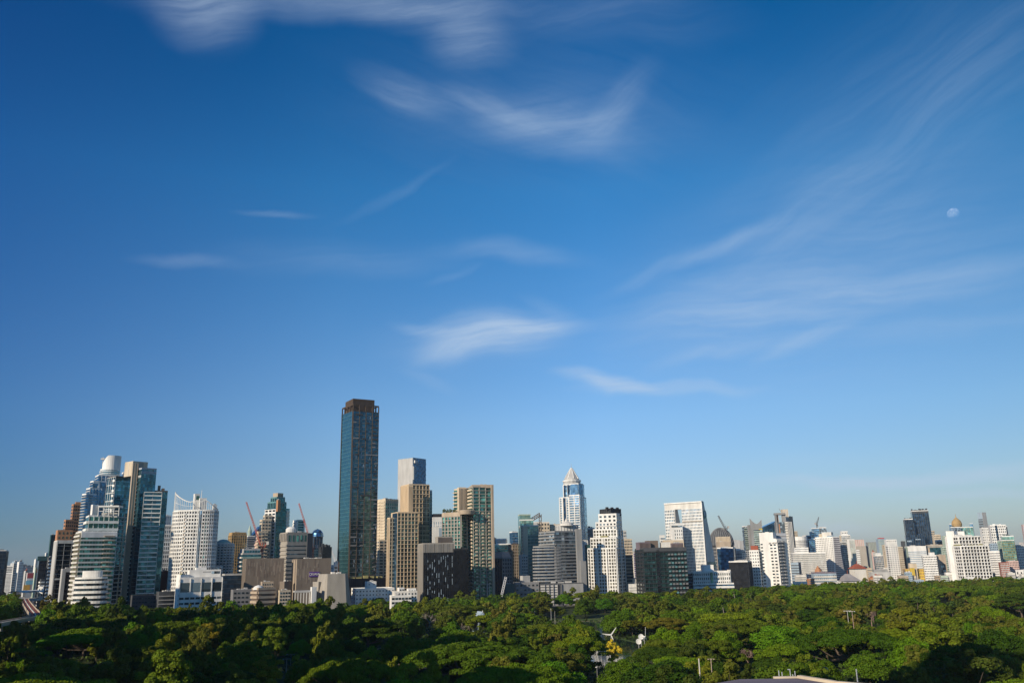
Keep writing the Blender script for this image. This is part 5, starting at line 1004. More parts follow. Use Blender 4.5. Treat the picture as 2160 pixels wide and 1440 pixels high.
EDGE = [(-100,1500),(40,1400),(90,1100),(150,960),(230,870),(300,830),(380,800),(480,810),(520,800),(620,805),(700,830),(760,900),(850,920),(940,960),(1050,990),(1200,1020),(1290,1060),(1400,1010),(1500,1060),(1640,1130),(1700,1190),(1850,1280),(2000,1240),(2100,1300),(2260,1340)]
def edge(px): return float(np.interp(px, [e[0] for e in EDGE], [e[1] for e in EDGE]))
def gx(px, Y): return Xp(px, Y, 0)
pl = [(-900,120),(900,120)] + [(gx(p,e), e) for p, e in reversed(EDGE)]
sheet('park_ground', [(p[0],p[1]) for p in pl], .02, 'park_grass')
# lakes: outlines in world metres, read off the photo
def gp(px, py): g = G(px, py); return (g.x, g.y)
LAKES = [[(-88,480),(-78,430),(-62,420),(-45,440),(-28,480),(-22,545),(-50,572),(-84,550)],
         [(37,430),(34,392),(48,388),(58,430),(78,520),(66,570),(58,630),(75,700),(60,745),(12,742),(6,640),(34,540)],
         [(-170,330),(-120,320),(-110,350),(-150,380)]]
for L_ in LAKES:
    sheet('lake', L_, .06, 'lake_water')
def ring_sheet(name, poly, grow, z, mat):
    cx = sum(p[0] for p in poly)/len(poly); cy = sum(p[1] for p in poly)/len(poly)
    sheet(name, [(p[0]+(p[0]-cx)/math.hypot(p[0]-cx,p[1]-cy)*grow, p[1]+(p[1]-cy)/math.hypot(p[0]-cx,p[1]-cy)*grow) for p in poly], z, mat)
ring_sheet('lake_bank', LAKES[0], 5, .045, 'dirt'); ring_sheet('lake_bank', LAKES[1], 4, .045, 'lawn'); ring_sheet('lake_bank', LAKES[2], 3, .045, 'lawn')
sheet('lawn', [(15,748),(120,748),(130,790),(10,790)], .035, 'lawn')
sheet('path', [(10,756),(130,756),(130,761),(10,761)], .05, 'dirt')
sheet('path', [(60,300),(110,310),(112,325),(62,316)], .05, 'asphalt')
sheet('road', [(-760,1100),(-640,1100),(-1500,4000),(-1700,4000)], .05, 'asphalt')
# ---- distant city as one mass
mb = MB(); rd = random.Random(4)
for k in range(1500):
    Y = rd.uniform(2600, 9000); px = rd.uniform(-150, 2300); x = Xp(px, Y, 0); w_ = rd.uniform(18, 50)
    h = rd.uniform(10, 26) if rd.random() < .8 else rd.uniform(30, 85)
    mb.box(x, Y, 0, w_, rd.uniform(15, 40), h, rd.uniform(0, 1.5))
noisemat('distant_facades', (.30,.29,.27), (.55,.52,.47), .02); o = mb.build('distant_buildings', 'distant_facades'); o['kind'] = 'stuff'; o['label'] = 'mass of pale far off city buildings along the horizon'; o['category'] = 'distant city'
# ---- moon
d = ray(2011, 451); dist = 30000; R0 = 9.4/1800*dist*ray(2011,451).dot(ray(1080,720))**-1
mb = MB(); prof = []
for i in range(25):
    a = -math.pi/2 + math.pi*i/24; prof.append((max(.01, R0*math.cos(a)), R0*math.sin(a)))
mb.lathe(0, 0, prof, 48); m, t_, b_ = newmat('moon_surface'); t_.nodes.remove(b_)
df = t_.nodes.new('ShaderNodeBsdfDiffuse'); tr = t_.nodes.new('ShaderNodeBsdfTransparent'); ad = t_.nodes.new('ShaderNodeAddShader'); gm = t_.nodes.new('ShaderNodeNewGeometry'); mx = t_.nodes.new('ShaderNodeMixShader')
n = t_.nodes.new('ShaderNodeTexNoise'); n.inputs['Scale'].default_value = 3/R0; tc = t_.nodes.new('ShaderNodeTexCoord'); rr_ = t_.nodes.new('ShaderNodeValToRGB'); rr_.color_ramp.elements[0].color = (.045,.045,.05,1); rr_.color_ramp.elements[0].position = .4; rr_.color_ramp.elements[1].color = (.13,.13,.125,1); rr_.color_ramp.elements[1].position = .6
t_.links.new(tc.outputs['Object'], n.inputs['Vector']); t_.links.new(n.outputs[0], rr_.inputs[0]); t_.links.new(rr_.outputs[0], df.inputs[0])
t_.links.new(df.outputs[0], ad.inputs[0]); t_.links.new(tr.outputs[0], ad.inputs[1]); t_.links.new(gm.outputs['Backfacing'], mx.inputs[0]); t_.links.new(ad.outputs[0], mx.inputs[1]); t_.links.new(tr.outputs[0], mx.inputs[2]); t_.links.new(mx.outputs[0], t_.nodes['Material Output'].inputs[0])
MATS['moon_surface'] = m; o = mb.build('moon', 'moon_surface', None, True); o.location = Vector((0,0,H)) + d*dist; tag(o, 'pale daytime moon high in the blue sky at the right', 'moon')
# ---------------------------------------------------------------- trees
def leafmat(name, trans=.25):
    m, t, b = newmat(name); at = t.nodes.new('ShaderNodeAttribute'); at.attribute_name = 'tint'; oi = t.nodes.new('ShaderNodeObjectInfo')
    mx = t.nodes.new('ShaderNodeMix'); mx.data_type = 'RGBA'; mx.blend_type = 'MULTIPLY'; mx.inputs[0].default_value = 1
    t.links.new(at.outputs['Color'], mx.inputs[6]); t.links.new(oi.outputs['Color'], mx.inputs[7])
    t.links.new(mx.outputs[2], b.inputs['Base Color']); b.inputs['Roughness'].default_value = .65; b.inputs['Specular IOR Level'].default_value = .1
    tl = t.nodes.new('ShaderNodeBsdfTranslucent'); ms = t.nodes.new('ShaderNodeMixShader'); ms.inputs[0].default_value = trans
    t.links.new(mx.outputs[2], tl.inputs[0]); t.links.new(b.outputs[0], ms.inputs[1]); t.links.new(tl.outputs[0], ms.inputs[2]); t.links.new(ms.outputs[0], t.nodes['Material Output'].inputs[0]); MATS[name] = m
leafmat('leaves'); leafmat('twigs', .0)
def quads(cen, nor, size, r, aspect=1.0):
    n = len(cen); a = r.normal(size=(n,3)); t = np.cross(nor, a); t /= np.linalg.norm(t, axis=1)[:,None]+1e-9; bt = np.cross(nor, t)
    s = (size*r.uniform(.6,1.35,n))[:,None]; q = np.stack([cen+(-t*aspect-bt)*s, cen+(t*aspect-bt)*s, cen+(t*aspect*.7+bt)*s, cen+(-t*aspect*.7+bt)*s], 1)
    return q
def crown_pts(kind, n, r):
    """leaf centres, normals, clump tint; unit crown: radius 1, height scaled later"""
    if kind == 'giant':
        K = 190; a = r.uniform(0, 2*np.pi, K); rad = np.sqrt(r.uniform(0, 1, K))*.93*(1+.13*np.sin(3*a+1)+.08*np.sin(5*a)); cz = .62*(1-np.minimum(rad,.99)**2)**.6 + r.normal(0, .05, K)
        cc = np.stack([rad*np.cos(a), rad*np.sin(a), cz], 1); cr = r.uniform(.07, .14, K); fl = 1.0
    elif kind == 'umbrella':
        K = 80; a = r.uniform(0, 2*np.pi, K); rad = np.sqrt(r.uniform(0, 1, K))*.9*(1+.16*np.sin(2*a+r.uniform(0,6))+.12*np.sin(5*a)); cz = .78*(1-np.minimum(rad,.98)**2)**.7 + r.normal(0, .09, K)
        cc = np.stack([rad*np.cos(a), rad*np.sin(a), cz], 1); cr = r.uniform(.12, .22, K); fl = .75
    elif kind == 'round':
        K = 74; v = r.normal(size=(K,3)); v /= np.linalg.norm(v, axis=1)[:,None]; v[:,2] = np.abs(v[:,2])*1.15-.25; cc = v*np.array([.72,.72,.8])*r.uniform(.55,1,K)[:,None]; cc[:,2] += .3; cr = r.uniform(.14,.28,K); fl = .9
    elif kind == 'loose':
        K = 40; v = r.normal(size=(K,3)); v /= np.linalg.norm(v, axis=1)[:,None]; v[:,2] = v[:,2]*1.0+.2; cc = v*np.array([.7,.7,.8])*r.uniform(.4,1.1,K)[:,None]; cc[:,2] += .4; cr = r.uniform(.12,.26,K); fl = .9
    elif kind == 'cone':
        K = 34; h = r.uniform(0, 1, K); a = r.uniform(0, 2*np.pi, K); rad = (1-h)*.42+.05; cc = np.stack([rad*np.cos(a), rad*np.sin(a), h*2.4-.3], 1); cr = r.uniform(.14,.24,K)*(1.25-h); fl = 1.5
    k = r.integers(0, K, n); v = r.normal(size=(n,3)); v /= np.linalg.norm(v, axis=1)[:,None]
    v[:,2] = np.where(v[:,2] < -.35, -v[:,2], v[:,2])
    rr = r.uniform(.72, 1.06, n)[:,None]; p = cc[k] + v*rr*cr[k][:,None]*np.array([1,1,fl])
    if kind in ('umbrella','giant'): p[:,2] += .15
    nor = v + r.normal(0, .45, (n,3)); nor /= np.linalg.norm(nor, axis=1)[:,None]
    tint = r.uniform(.86, 1.12, K)[k]*r.uniform(.8, 1.2, n)
    return p, nor, tint, cc
def mesh_from_quads(name, q, tint, mat):
    n = len(q); me = bpy.data.meshes.new(name); me.vertices.add(4*n); me.vertices.foreach_set('co', q.reshape(-1).astype(np.float32))
    me.loops.add(4*n); me.loops.foreach_set('vertex_index', np.arange(4*n, dtype=np.int32)); me.polygons.add(n); me.polygons.foreach_set('loop_start', np.arange(0, 4*n, 4, dtype=np.int32))
    try: me.polygons.foreach_set('loop_total', np.full(n, 4, dtype=np.int32))
    except Exception: pass
    at = me.attributes.new('tint', 'FLOAT_COLOR', 'POINT'); col = np.ones((4*n,4), np.float32); col[:,:3] = np.repeat(tint, 4, axis=0); at.data.foreach_set('color', col.reshape(-1))
    me.materials.append(MATS[mat]); me.update(calc_edges=True); return me
def trunk_mesh(cc, hb, R, ht, r, tw=.45, mat='bark'):
    mb = MB(); top = Vector((r.normal(0,.3), r.normal(0,.3), hb*.75)); mb.bar((0,0,-.3), top, tw*1.25, 7, tw*.8)
    idx = r.choice(len(cc), min(9, len(cc)), replace=False)
    for i in idx:
        e = Vector((cc[i][0]*R, cc[i][1]*R, hb + cc[i][2]*ht)); mid = top.lerp(e, .5) + Vector((0,0,-.08*R)); mb.bar(top, mid, tw*.55, 5, tw*.32); mb.bar(mid, e, tw*.32, 4, tw*.1)
    me = bpy.data.meshes.new('trunk'); me.from_pydata(mb.v, [], mb.f); me.materials.append(MATS[mat]); return me
VAR = {}
BASE = {'giant': (24.0, 9.5, 5.5), 'umbrella': (15.5, 8.2, 5.8), 'round': (11.5, 10.2, 2.8), 'loose': (9.2, 9.4, 3.8), 'cone': (3.6, 7.0, 2.5)}   # crown radius, crown height factor, clear stem
GREEN = {'giant': (.080,.120,.007), 'umbrella': (.098,.132,.010), 'round': (.082,.134,.009), 'loose': (.118,.130,.020), 'cone': (.075,.095,.02)}
for kind, nv in (('giant',2),('umbrella',4),('round',4),('loose',4),('cone',2)):
    for v in range(nv):
        r = np.random.default_rng(100+v*7+len(kind)); R, ht, hb = BASE[kind]; n = {'giant':64000,'umbrella':27000,'round':24000,'loose':14000,'cone':6000}[kind]
        p, nor, ti, cc = crown_pts(kind, n, r); p = p*np.array([R,R,ht]); p[:,2] += hb
        q = quads(p, nor, .21 if kind != 'cone' else .17, r); g = np.array(GREEN[kind]); tint = g[None]*ti[:,None]*(1+r.normal(0,.05,(n,3)))
        VAR[(kind,v)] = (mesh_from_quads('crown', q, np.clip(tint,0,1), 'leaves'), trunk_mesh(cc, hb, R, ht, r, 1.0 if kind == 'giant' else .5 if kind == 'umbrella' else .32))
# leafless tree
def bare_mesh(seed, mat='palebark'):
    r = np.random.default_rng(seed); mb = MB(); tw = MB()
    def grow(p, d, l, w_, k):
        e = p + d*l; (mb if k < 3 else tw).bar(p, e, w_, 4 if k < 3 else 3, w_*.62)
        if k >= 5: return
        for _ in range(3 if k < 4 else 4):
            nd = (d + Vector(r.normal(0, .48, 3).tolist()) + Vector((0,0,.12))).normalized(); grow(e, nd, l*r.uniform(.62,.82), w_*.6, k+1)
    grow(Vector((0,0,-.2)), Vector((0,0,1)), 4.6, .4, 0)
    out = []
    for nm, b_, mt in (('trunk', mb, mat), ('branches', tw, mat)):
        me = bpy.data.meshes.new(nm); me.from_pydata(b_.v, [], b_.f); me.materials.append(MATS[mt]); out.append(me)
    return out
wallmat('pinkbark', (.30,.20,.16)); wallmat('purplebark', (.16,.09,.08))
BARE = [bare_mesh(3), bare_mesh(5, 'pinkbark'), bare_mesh(8, 'purplebark')]
# palms
def palm_mesh(seed, h=11, fan=False):
    r = np.random.default_rng(seed); mb = MB(); p = Vector((0,0,0))
    for k in range(6):
        q = Vector((.25*math.sin(k*.8+seed), .25*math.cos(k*.6+seed), (k+1)*h/6)); mb.bar(p, q, .26-.015*k, 6, .25-.015*k); p = q
    me = bpy.data.meshes.new('trunk'); me.from_pydata(mb.v, [], mb.f); me.materials.append(MATS['bark' if not fan else 'palebark']); Q = []; T = []
    nfr = 34 if not fan else 44
    for k in range(nfr):
        a = 2*math.pi*k*.618; el = r.uniform(-.3, 1.1); L = r.uniform(2.9, 3.9) if not fan else r.uniform(1.7, 2.3); d = np.array([math.cos(a)*math.cos(el), math.sin(a)*math.cos(el), math.sin(el)]); pos = np.array([*p]); side = np.array([-math.sin(a), math.cos(a), 0])
        for s_ in range(9):
            f = s_/8; nx = pos + d*L/9; dd = (d + np.array([0,0,-.30*(.5+f)])); dd /= np.linalg.norm(dd); wv_ = (.7*math.sin(math.pi*(.12+.85*f))+.08)
            dn = np.array([0,0,-.35*wv_])
            Q.append([pos, nx, nx+side*wv_+dn, pos+side*wv_+dn]); Q.append([nx, pos, pos-side*wv_+dn, nx-side*wv_+dn]); tt = r.uniform(.7,1.3); T += [(.075*tt,.105*tt,.02*tt)]*2
            pos, d = nx, dd
    return mesh_from_quads('fronds', np.array(Q), np.array(T), 'leaves'), me
PALM = [palm_mesh(1), palm_mesh(2, 9), palm_mesh(4, 12, True)]
def place_tree(name, label, cat, group, meshes, x, y, s, col, names=('crown','trunk'), rz=None, sz=1.0):
    o = empty(name, (x, y, 0), label, cat, group); o.rotation_euler.z = random.uniform(0, 6.28) if rz is None else rz; o.scale = (s, s, s*sz)
    for nm, me in zip(names, meshes):
        c = bpy.data.objects.new(nm, me); c.parent = o; C.objects.link(c); c.color = (*col, 1)
    return o
def inpoly(x, y, poly):
    c = False; n = len(poly)
    for i in range(n):
        x0, y0 = poly[i]; x1, y1 = poly[i-1]
        if (y0 > y) != (y1 > y) and x < (x1-x0)*(y-y0)/(y1-y0)+x0: c = not c
    return c
def pxof(x, y, z=10):
    v = CR.transposed() @ Vector((x, y, z-H)); return 1080 + FPX*v.x/-v.z, 720 - FPX*v.y/-v.z
taken = []
def free(x, y, r_):
    for (a, b_, c_) in taken:
        if (a-x)**2 + (b_-y)**2 < (.5*(r_+c_))**2*1.0: return False
    return True
# -- trees one can single out in the photo: (px, py of crown top, crown top height m) -> ground point
def spot(px, py, ht):
    d = ray(px, py); t = (ht-H)/d.z; p = Vector((0,0,H)) + d*t; return p.x, p.y
SP = [
 ('broadleaf_tree','bright green spreading tree in the dark lower left corner','umbrella',1,150,1340,16,1.35,(.75,1.45,.6)),
 ('yellow_tree','lone golden yellow tree in the lower left of the park','loose',0,438,1320,15,1.15,(2.0,1.5,.7)),
 ('yellow_tree','yellow green shrubby tree at the bottom left of centre','loose',1,565,1385,12,.95,(2.0,1.6,.6)),
 ('broadleaf_tree','small vivid green tree in front of the lamp posts','round',0,634,1342,12,.75,(1.1,1.9,.7)),
 ('broadleaf_tree','big olive tree at the bottom edge left of centre','giant',0,745,1388,16,.75,(1.35,1.3,.9)),
 ('rain_tree','widest dark green rain tree at the bottom centre','giant',0,985,1352,17,1.3,(1.0,1.15,.9)),
 ('rain_tree','broad olive green rain tree at the bottom edge right of centre','giant',1,1085,1398,17,.85,(1.35,1.45,.9)),
 ('broadleaf_tree','bright green bushy tree at the bottom edge below the yellow palm','round',1,1165,1383,17,1.3,(1.15,1.6,.8)),
 ('broadleaf_tree','tall dark green tree beside the white pavilion roof','round',2,1077,1283,18,1.75,(.75,.95,.7)),
 ('broadleaf_tree','rounded green tree left of the bare pink tree in front of the low white building','round',3,800,1256,17,1.8,(1.0,1.2,.8)),
 ('broadleaf_tree','bright green tree in front of the shaded low buildings on the left','round',0,545,1262,14,1.2,(1.5,1.9,.9)),
 ('broadleaf_tree','black green dense tree below the white balcony tower','umbrella',1,190,1262,16,1.4,(.45,.5,.4)),
 ('broadleaf_tree','dark domed tree in front of the white grid building','umbrella',2,370,1268,13,1.25,(.5,.6,.5)),
 ('broadleaf_tree','large bright yellow green tree right of the poles','round',1,1640,1308,18,1.6,(1.35,1.75,.8)),
 ('rain_tree','wide dark green domed tree behind the white pole at the lower right','giant',1,1785,1325,17,1.0,(.62,.85,.6)),
 ('broadleaf_tree','olive tree in front of the wide domed tree at the lower right','round',2,1828,1368,13,1.0,(1.2,1.3,1.0)),
 ('broadleaf_tree','yellow green tree standing out above its neighbours at middle right','round',3,1690,1250,15,1.25,(1.7,1.7,.8)),
 ('broadleaf_tree','dense dark tree with knobbly crown at the bottom between the turbines and the poles','round',0,1395,1380,17,1.6,(.45,.6,.5)),
 ('broadleaf_tree','vivid green tree in front of the grey banded office','round',1,1190,1248,17,1.25,(1.2,1.6,.8)),
 ('broadleaf_tree','deep green egg shaped tree below the white terraced tower','round',2,1275,1256,16,1.2,(.8,1.25,.6)),
 ('broadleaf_tree','brownish flat topped tree in the middle right of the park','umbrella',3,1405,1305,12,1.0,(1.5,1.0,1.1)),
 ('broadleaf_tree','dark tree at the right edge of the photo','umbrella',2,2150,1258,16,1.35,(.45,.6,.55)),
 ('rain_tree','wide yellow green rain tree crown at the upper right of the park','umbrella',1,2010,1240,14,1.3,(1.2,1.4,.8)),
 ('conifer','tallest of the olive conifers in the lower left corner','cone',0,55,1334,17,1.5,(1.25,1.05,1.0)),
 ('conifer','leftmost of the olive conifers in the lower left corner','cone',1,20,1345,15,1.3,(1.25,1.05,1.0)),
 ('conifer','right hand slim conifer beside the bright green spreading tree','cone',0,105,1332,15,1.1,(1.1,1.1,1.0)),
 ('conifer','short conifer between its two taller neighbours in the lower left','cone',1,88,1340,14,1.0,(1.15,1.05,1.0)),
 ('yellow_tree','bright yellow flowering tree below the wind turbine','loose',3,1291,1348,11,.55,(5.5,3.9,1.8)),
]
FRONT = []
for nm, lab, kind, v, px, py, ht, s, col in SP:
    x, y = spot(px, py, ht); R, hf, hb = BASE[kind]; top = hb + hf*{'giant':.98,'umbrella':.98,'round':1.35,'loose':1.35,'cone':2.25}[kind]
    place_tree(nm, lab, 'tree', None, VAR[(kind, v)], x, y, s, col, sz=ht/(top*s)); taken.append((x, y, R*s*1.25)); FRONT.append((y, px, R*s/y*FPX, py, ht/y*FPX))
for nm, lab, k, px, py, ht, s in (('bare_tree','leafless pale pink tree in the middle of the park left of the white roof',0,907,1287,13,1.0),('bare_tree','leafless pinkish tree in front of the grey banded office',1,1170,1240,14,1.3),
    ('bare_tree','leafless purple brown tree in front of the battered grey block',2,655,1250,13,1.35),('bare_tree','leafless brown tree at the middle right of the park',1,1835,1283,12,1.1),('bare_tree','low leafless tree just left of the dark tree by the white roof',0,985,1312,8,.75),('bare_tree','bare twiggy tree left of the bright yellow green tree at lower right',1,1575,1360,10,.8)):
    x, y = spot(px, py, ht); place_tree(nm, lab, 'tree', None, BARE[k], x, y, s, (1,1,1), ('trunk','branches'), sz=ht/(15.5*s)); taken.append((x, y, 7*s)); FRONT.append((y, px, 5*s/y*FPX, py, ht/y*FPX))
for i, (lab, k, px, py, ht, s) in enumerate((('tall palm between the rounded trees left of centre',0,713,1284,13,1.0),('coconut palm on the lake bank at left centre',0,843,1303,12,1.1),('palm leaning by the lake right of its taller twin',1,768,1300,11,1.0),
    ('fan palm with pale trunk below the white slab tower',2,1548,1243,16,1.3),('fan palm with a grey trunk right of the brown flat topped tree',2,1525,1272,12,1.1),('feathery palm beside the taller fan palm at middle right',0,1583,1246,14,1.1),
    ('leftmost palm of the dark palm group at right',0,1905,1262,15,1.35),('tallest palm of the dark palm group at right',0,1932,1253,17,1.4),('second palm from the right in the dark palm group',1,1968,1262,15,1.3),('rightmost palm of the dark palm group at right',0,2005,1264,15,1.3),('palm in front of the white grid building at left',1,450,1262,13,1.0),
    ('small pale palm in front of the dark egg shaped tree',1,1262,1390,7,.7))):
    x, y = spot(px, py, ht); place_tree('palm_tree', lab, 'palm', None, PALM[k], x, y, s, (1,1.05,1) if 'dark' not in lab else (.75,.9,.8), ('fronds','trunk'), sz=ht/([13.5,11.5,13.8][k]*s)); taken.append((x, y, 4*s)); FRONT.append((y, px, 3*s/y*FPX, py, ht/y*FPX))
# keep things visible: no big tree right in front of these spots
CLEAR = [(x_, y_, r_) for x_, y_, r_ in ((-70,390,16),(38,372,9),(62,560,10),(40,600,12))]
def regionname(x, y):
    px, py = pxof(x, y, 13)
    col = ('at far left','below the curved white tower','below the brown malls','below the gold tower','at the centre','below the dark hotel','below the slab tower','below the shophouses','at far right')[min(8, max(0, int(px/240)))]
    row = 'by the bottom edge' if py > 1405 else 'low in the park' if py > 1370 else 'below the park middle' if py > 1335 else 'in the park middle' if py > 1300 else 'high in the park'
    return row + ' ' + col, px, py
cand = []; r = np.random.default_rng(12); Yc = 215.0
pts_all = []
FRONT += [(612,1018,18,1288,26), (1150,62,28,1262,28), (700,68,24,1276,30), (620,20,40,1300,22)]
grid = {}
def ok_grid(x, y, d):
    gx_, gy_ = int(x//14), int(y//14)
    for i in range(-3, 4):
        for j in range(-3, 4):
            for (a, b_, dd) in grid.get((gx_+i, gy_+j), ()):
                if (a-x)**2+(b_-y)**2 < (.5*(d+dd))**2: return False
    grid.setdefault((gx_, gy_), []).append((x, y, d)); return True
for _ in range(60000):
    y = math.sqrt(r.uniform(205**2, 1380**2)); x = r.uniform(-.72, .68)*y; px, py = pxof(x, y, 13)
    if px < -70 or px > 2230 or y > edge(px)-6: continue
    if py > 1475: continue
    if any(inpoly(x, y, L_) for L_ in LAKES): continue
    if 735 < y < 795 and 5 < x < 135: continue
    if any((x-a)**2+(y-b_)**2 < c_*c_ for a, b_, c_ in CLEAR): continue
    if (y > 600 and 27 < px < 97) or (570 < y < 720 and px < 97): continue      # railway corridor
    kind = r.choice(['umbrella','round','loose'], p=[.22,.50,.28]); s = float(np.clip(r.lognormal(.0,.34), .5, 1.75))
    R = BASE[kind][0]*s; d = R*1.3
    hw_ = R/y*FPX; tp = py - s*2*FPX/y
    if any(y < f[0]-3 and abs(px-f[1]) < f[2]*.8+hw_*.7 and tp < f[3]+f[4]*.62 for f in FRONT): continue
    if not ok_grid(x, y, d) or not free(x, y, R*1.25): continue
    pts_all.append((x, y, kind, s))
pts_all.sort(key=lambda t: t[1]/(t[3]*BASE[t[2]][0]))
PAL = [('dark green',(.5,.66,.5)),('green',(.95,1.05,.65)),('bright green',(1.15,1.4,.6)),('olive green',(1.15,1.12,.9)),('yellow green',(1.5,1.5,.65)),('brownish green',(1.2,1.0,1.0)),('mid green',(1.05,1.05,.8))]
KN = {'umbrella': ('rain_tree','wide'), 'round': ('broadleaf_tree','round'), 'loose': ('park_tree','loose')}
NIND = 245
def shadepal(x, y, r): return int(r.choice(7, p=[.20,.18,.14,.20,.11,.05,.12]))
gen = []
for i, (x, y, kind, s) in enumerate(pts_all[:NIND]):
    reg, px, py = regionname(x, y); pi = shadepal(x, y, r); cn, col = PAL[pi]; nm, kn = KN[kind]; j = r.uniform(.86,1.14)*r.uniform(.95,1.05,3)
    size = 'small' if s < .85 else 'large' if s > 1.15 else ''
    gen.append([(' '.join(w_ for w_ in (size, cn, kn, 'tree') if w_), reg), px, nm, kind, x, y, s, tuple(np.array(col)*j)])
cnt = {}
for g_ in gen: cnt.setdefault(g_[0], []).append(g_)
ORD = ['leftmost','second','third','fourth','fifth','sixth','seventh','eighth','ninth','tenth']
for (t0, reg), gs in cnt.items():
    gs.sort(key=lambda g_: g_[1])
    for k, g_ in enumerate(gs):
        lab = t0 + ' ' + reg if len(gs) == 1 else '%s %s %s' % ('rightmost' if k == len(gs)-1 else ORD[k], t0, reg)
        _, px, nm, kind, x, y, s, col = g_
        place_tree(nm, lab, 'tree', 'trees of the park', VAR[(kind, int(r.integers(0,4)))], x, y, s, col, sz=float(r.uniform(.9,1.3))*(.97 if s < 1 else .97/s))
# the rest of the wood, further off, reads as one mass
LOD = {}
for kind in ('umbrella','round','loose'):
    for v in range(3):
        rr = np.random.default_rng(50+v); R, ht, hb = BASE[kind]; n = {'umbrella':6000,'round':4800,'loose':3000}[kind]
        p, nor, ti, cc = crown_pts(kind, n, rr); p = p*np.array([R,R,ht]); p[:,2] += hb; q = quads(p, nor, .42, rr); LOD[(kind,v)] = (q, np.array(GREEN[kind])[None]*ti[:,None])
Q = []; T = []; tm = MB()
for (x, y, kind, s) in pts_all[NIND:]:
    q, t_ = LOD[(kind, int(r.integers(0,3)))]; a = r.uniform(0, 6.28); c_, s_ = math.cos(a), math.sin(a); M_ = np.array([[c_,-s_,0],[s_,c_,0],[0,0,1]])*s; px_, _ = pxof(x, y, 13); sz = r.uniform(.88,1.22)*(.95 if s < 1 else .95/s)*(1.42 if px_ < 720 else 1.14 if px_ < 1260 else 1.0)
    qq = q @ M_.T; qq[:,:,2] *= sz; qq = qq + np.array([x, y, 0]); Q.append(qq); col = np.array(PAL[shadepal(x, y, r)][1])*r.uniform(.84,1.12)*r.uniform(.95,1.05,3); T.append(t_*col[None])
    tm.bar((x,y,0),(x,y,BASE[kind][2]*s*1.8),.4*s,4,.2*s)
me = mesh_from_quads('wood', np.concatenate(Q), np.clip(np.concatenate(T),0,1), 'leaves'); o = bpy.data.objects.new('distant_wood', me); C.objects.link(o); tag(o, 'mass of tree crowns filling the far side of the park', 'woodland', kind='stuff')
o2 = tm.build('distant_trunks', 'bark'); tag(o2, 'trunks of the far trees under their crowns', 'woodland', kind='stuff')
print('TREES', len(pts_all), 'far', len(pts_all)-NIND)
# undergrowth: low shrubs on the park floor
n = 26000; yy = np.sqrt(r.uniform(210**2, 760**2, n)); xx = r.uniform(-.7,.68,n)*yy
keep = [k for k in range(n) if not any(inpoly(xx[k], yy[k], L_) for L_ in LAKES)]; xx, yy = xx[keep], yy[keep]; n = len(xx)
cen = np.stack([xx, yy, np.abs(r.normal(0,1.0,n))+.2],1); nor = r.normal(0,1,(n,3)); nor[:,2] = np.abs(nor[:,2])+.4; nor /= np.linalg.norm(nor,axis=1)[:,None]
me = mesh_from_quads('undergrowth', quads(cen, nor, .75, r), np.array([.045,.075,.014])[None]*r.uniform(.5,1.6,(n,1)), 'leaves'); o = bpy.data.objects.new('undergrowth', me); C.objects.link(o); tag(o, 'low dark green undergrowth on the park floor', 'undergrowth', kind='stuff')
# roof garden trees on the tower
bt = [b for b in BLD if b.name == 'roof_garden_tower'][0]
for k, px in enumerate((937, 943, 950, 958)):
    z = bt.tiers[0]['z1']; Y = 1078; x = Xp(px, Y, z); o = place_tree('rooftop_tree', ['leftmost small tree on the lower roof of the roof garden tower','second small tree on the lower roof of the roof garden tower','third small tree on the lower roof of the roof garden tower','rightmost small tree on the lower roof of the roof garden tower'][k], 'tree', 'trees on the roof garden', VAR[('loose', k)], x, Y, .34, (1,1.1,1)); o.location.z = z
# ---------------------------------------------------------------- things in the park
# wind turbines
def turbine(lab, px, py, ht, rot, facing=0.0):
    x, y = spot(px, py, ht); o = empty('wind_turbine', (x, y, 0), lab, 'wind turbine'); mb = MB(); mb.bar((x,y,0),(x,y,ht),.14,8,.09); mb.build('pole', 'palegrey', o)
    mb = MB(); f = Vector((math.sin(facing), -math.cos(facing), 0)); c = Vector((x,y,ht)); mb.bar(c - f*1.2, c + f*.5, .4, 8, .25); mb.build('nacelle', 'white', o); hubp = c + f*.6; side = Vector((f.y, -f.x, 0))*-1
    for k in range(3):
        a = rot + k*2*math.pi/3; d = side*math.sin(a) + Vector((0,0,1))*math.cos(a); w_ = d.cross(f); L = 4.4; mb = MB()
        vs = []
        for s_, wd in ((0,.16),(.15,.3),(1,.09)):
            p = hubp + d*L*s_; vs += [p+w_*wd+f*.05, p-w_*wd+f*.05, p-w_*wd-f*.05, p+w_*wd-f*.05]
        mb.add(vs, [(3,2,1,0),(8,9,10,11)] + [(i+j*4, (i+1)%4+j*4, (i+1)%4+j*4+4, i+j*4+4) for j in range(2) for i in range(4)]); mb.build('blade', 'white', o)
turbine('small white wind turbine above the bright yellow tree', 1288.5, 1338, 13, R_(38))
turbine('small white wind turbine right of the two white round dishes, seen nearly edge on', 1359, 1342, 13, R_(10), R_(65))
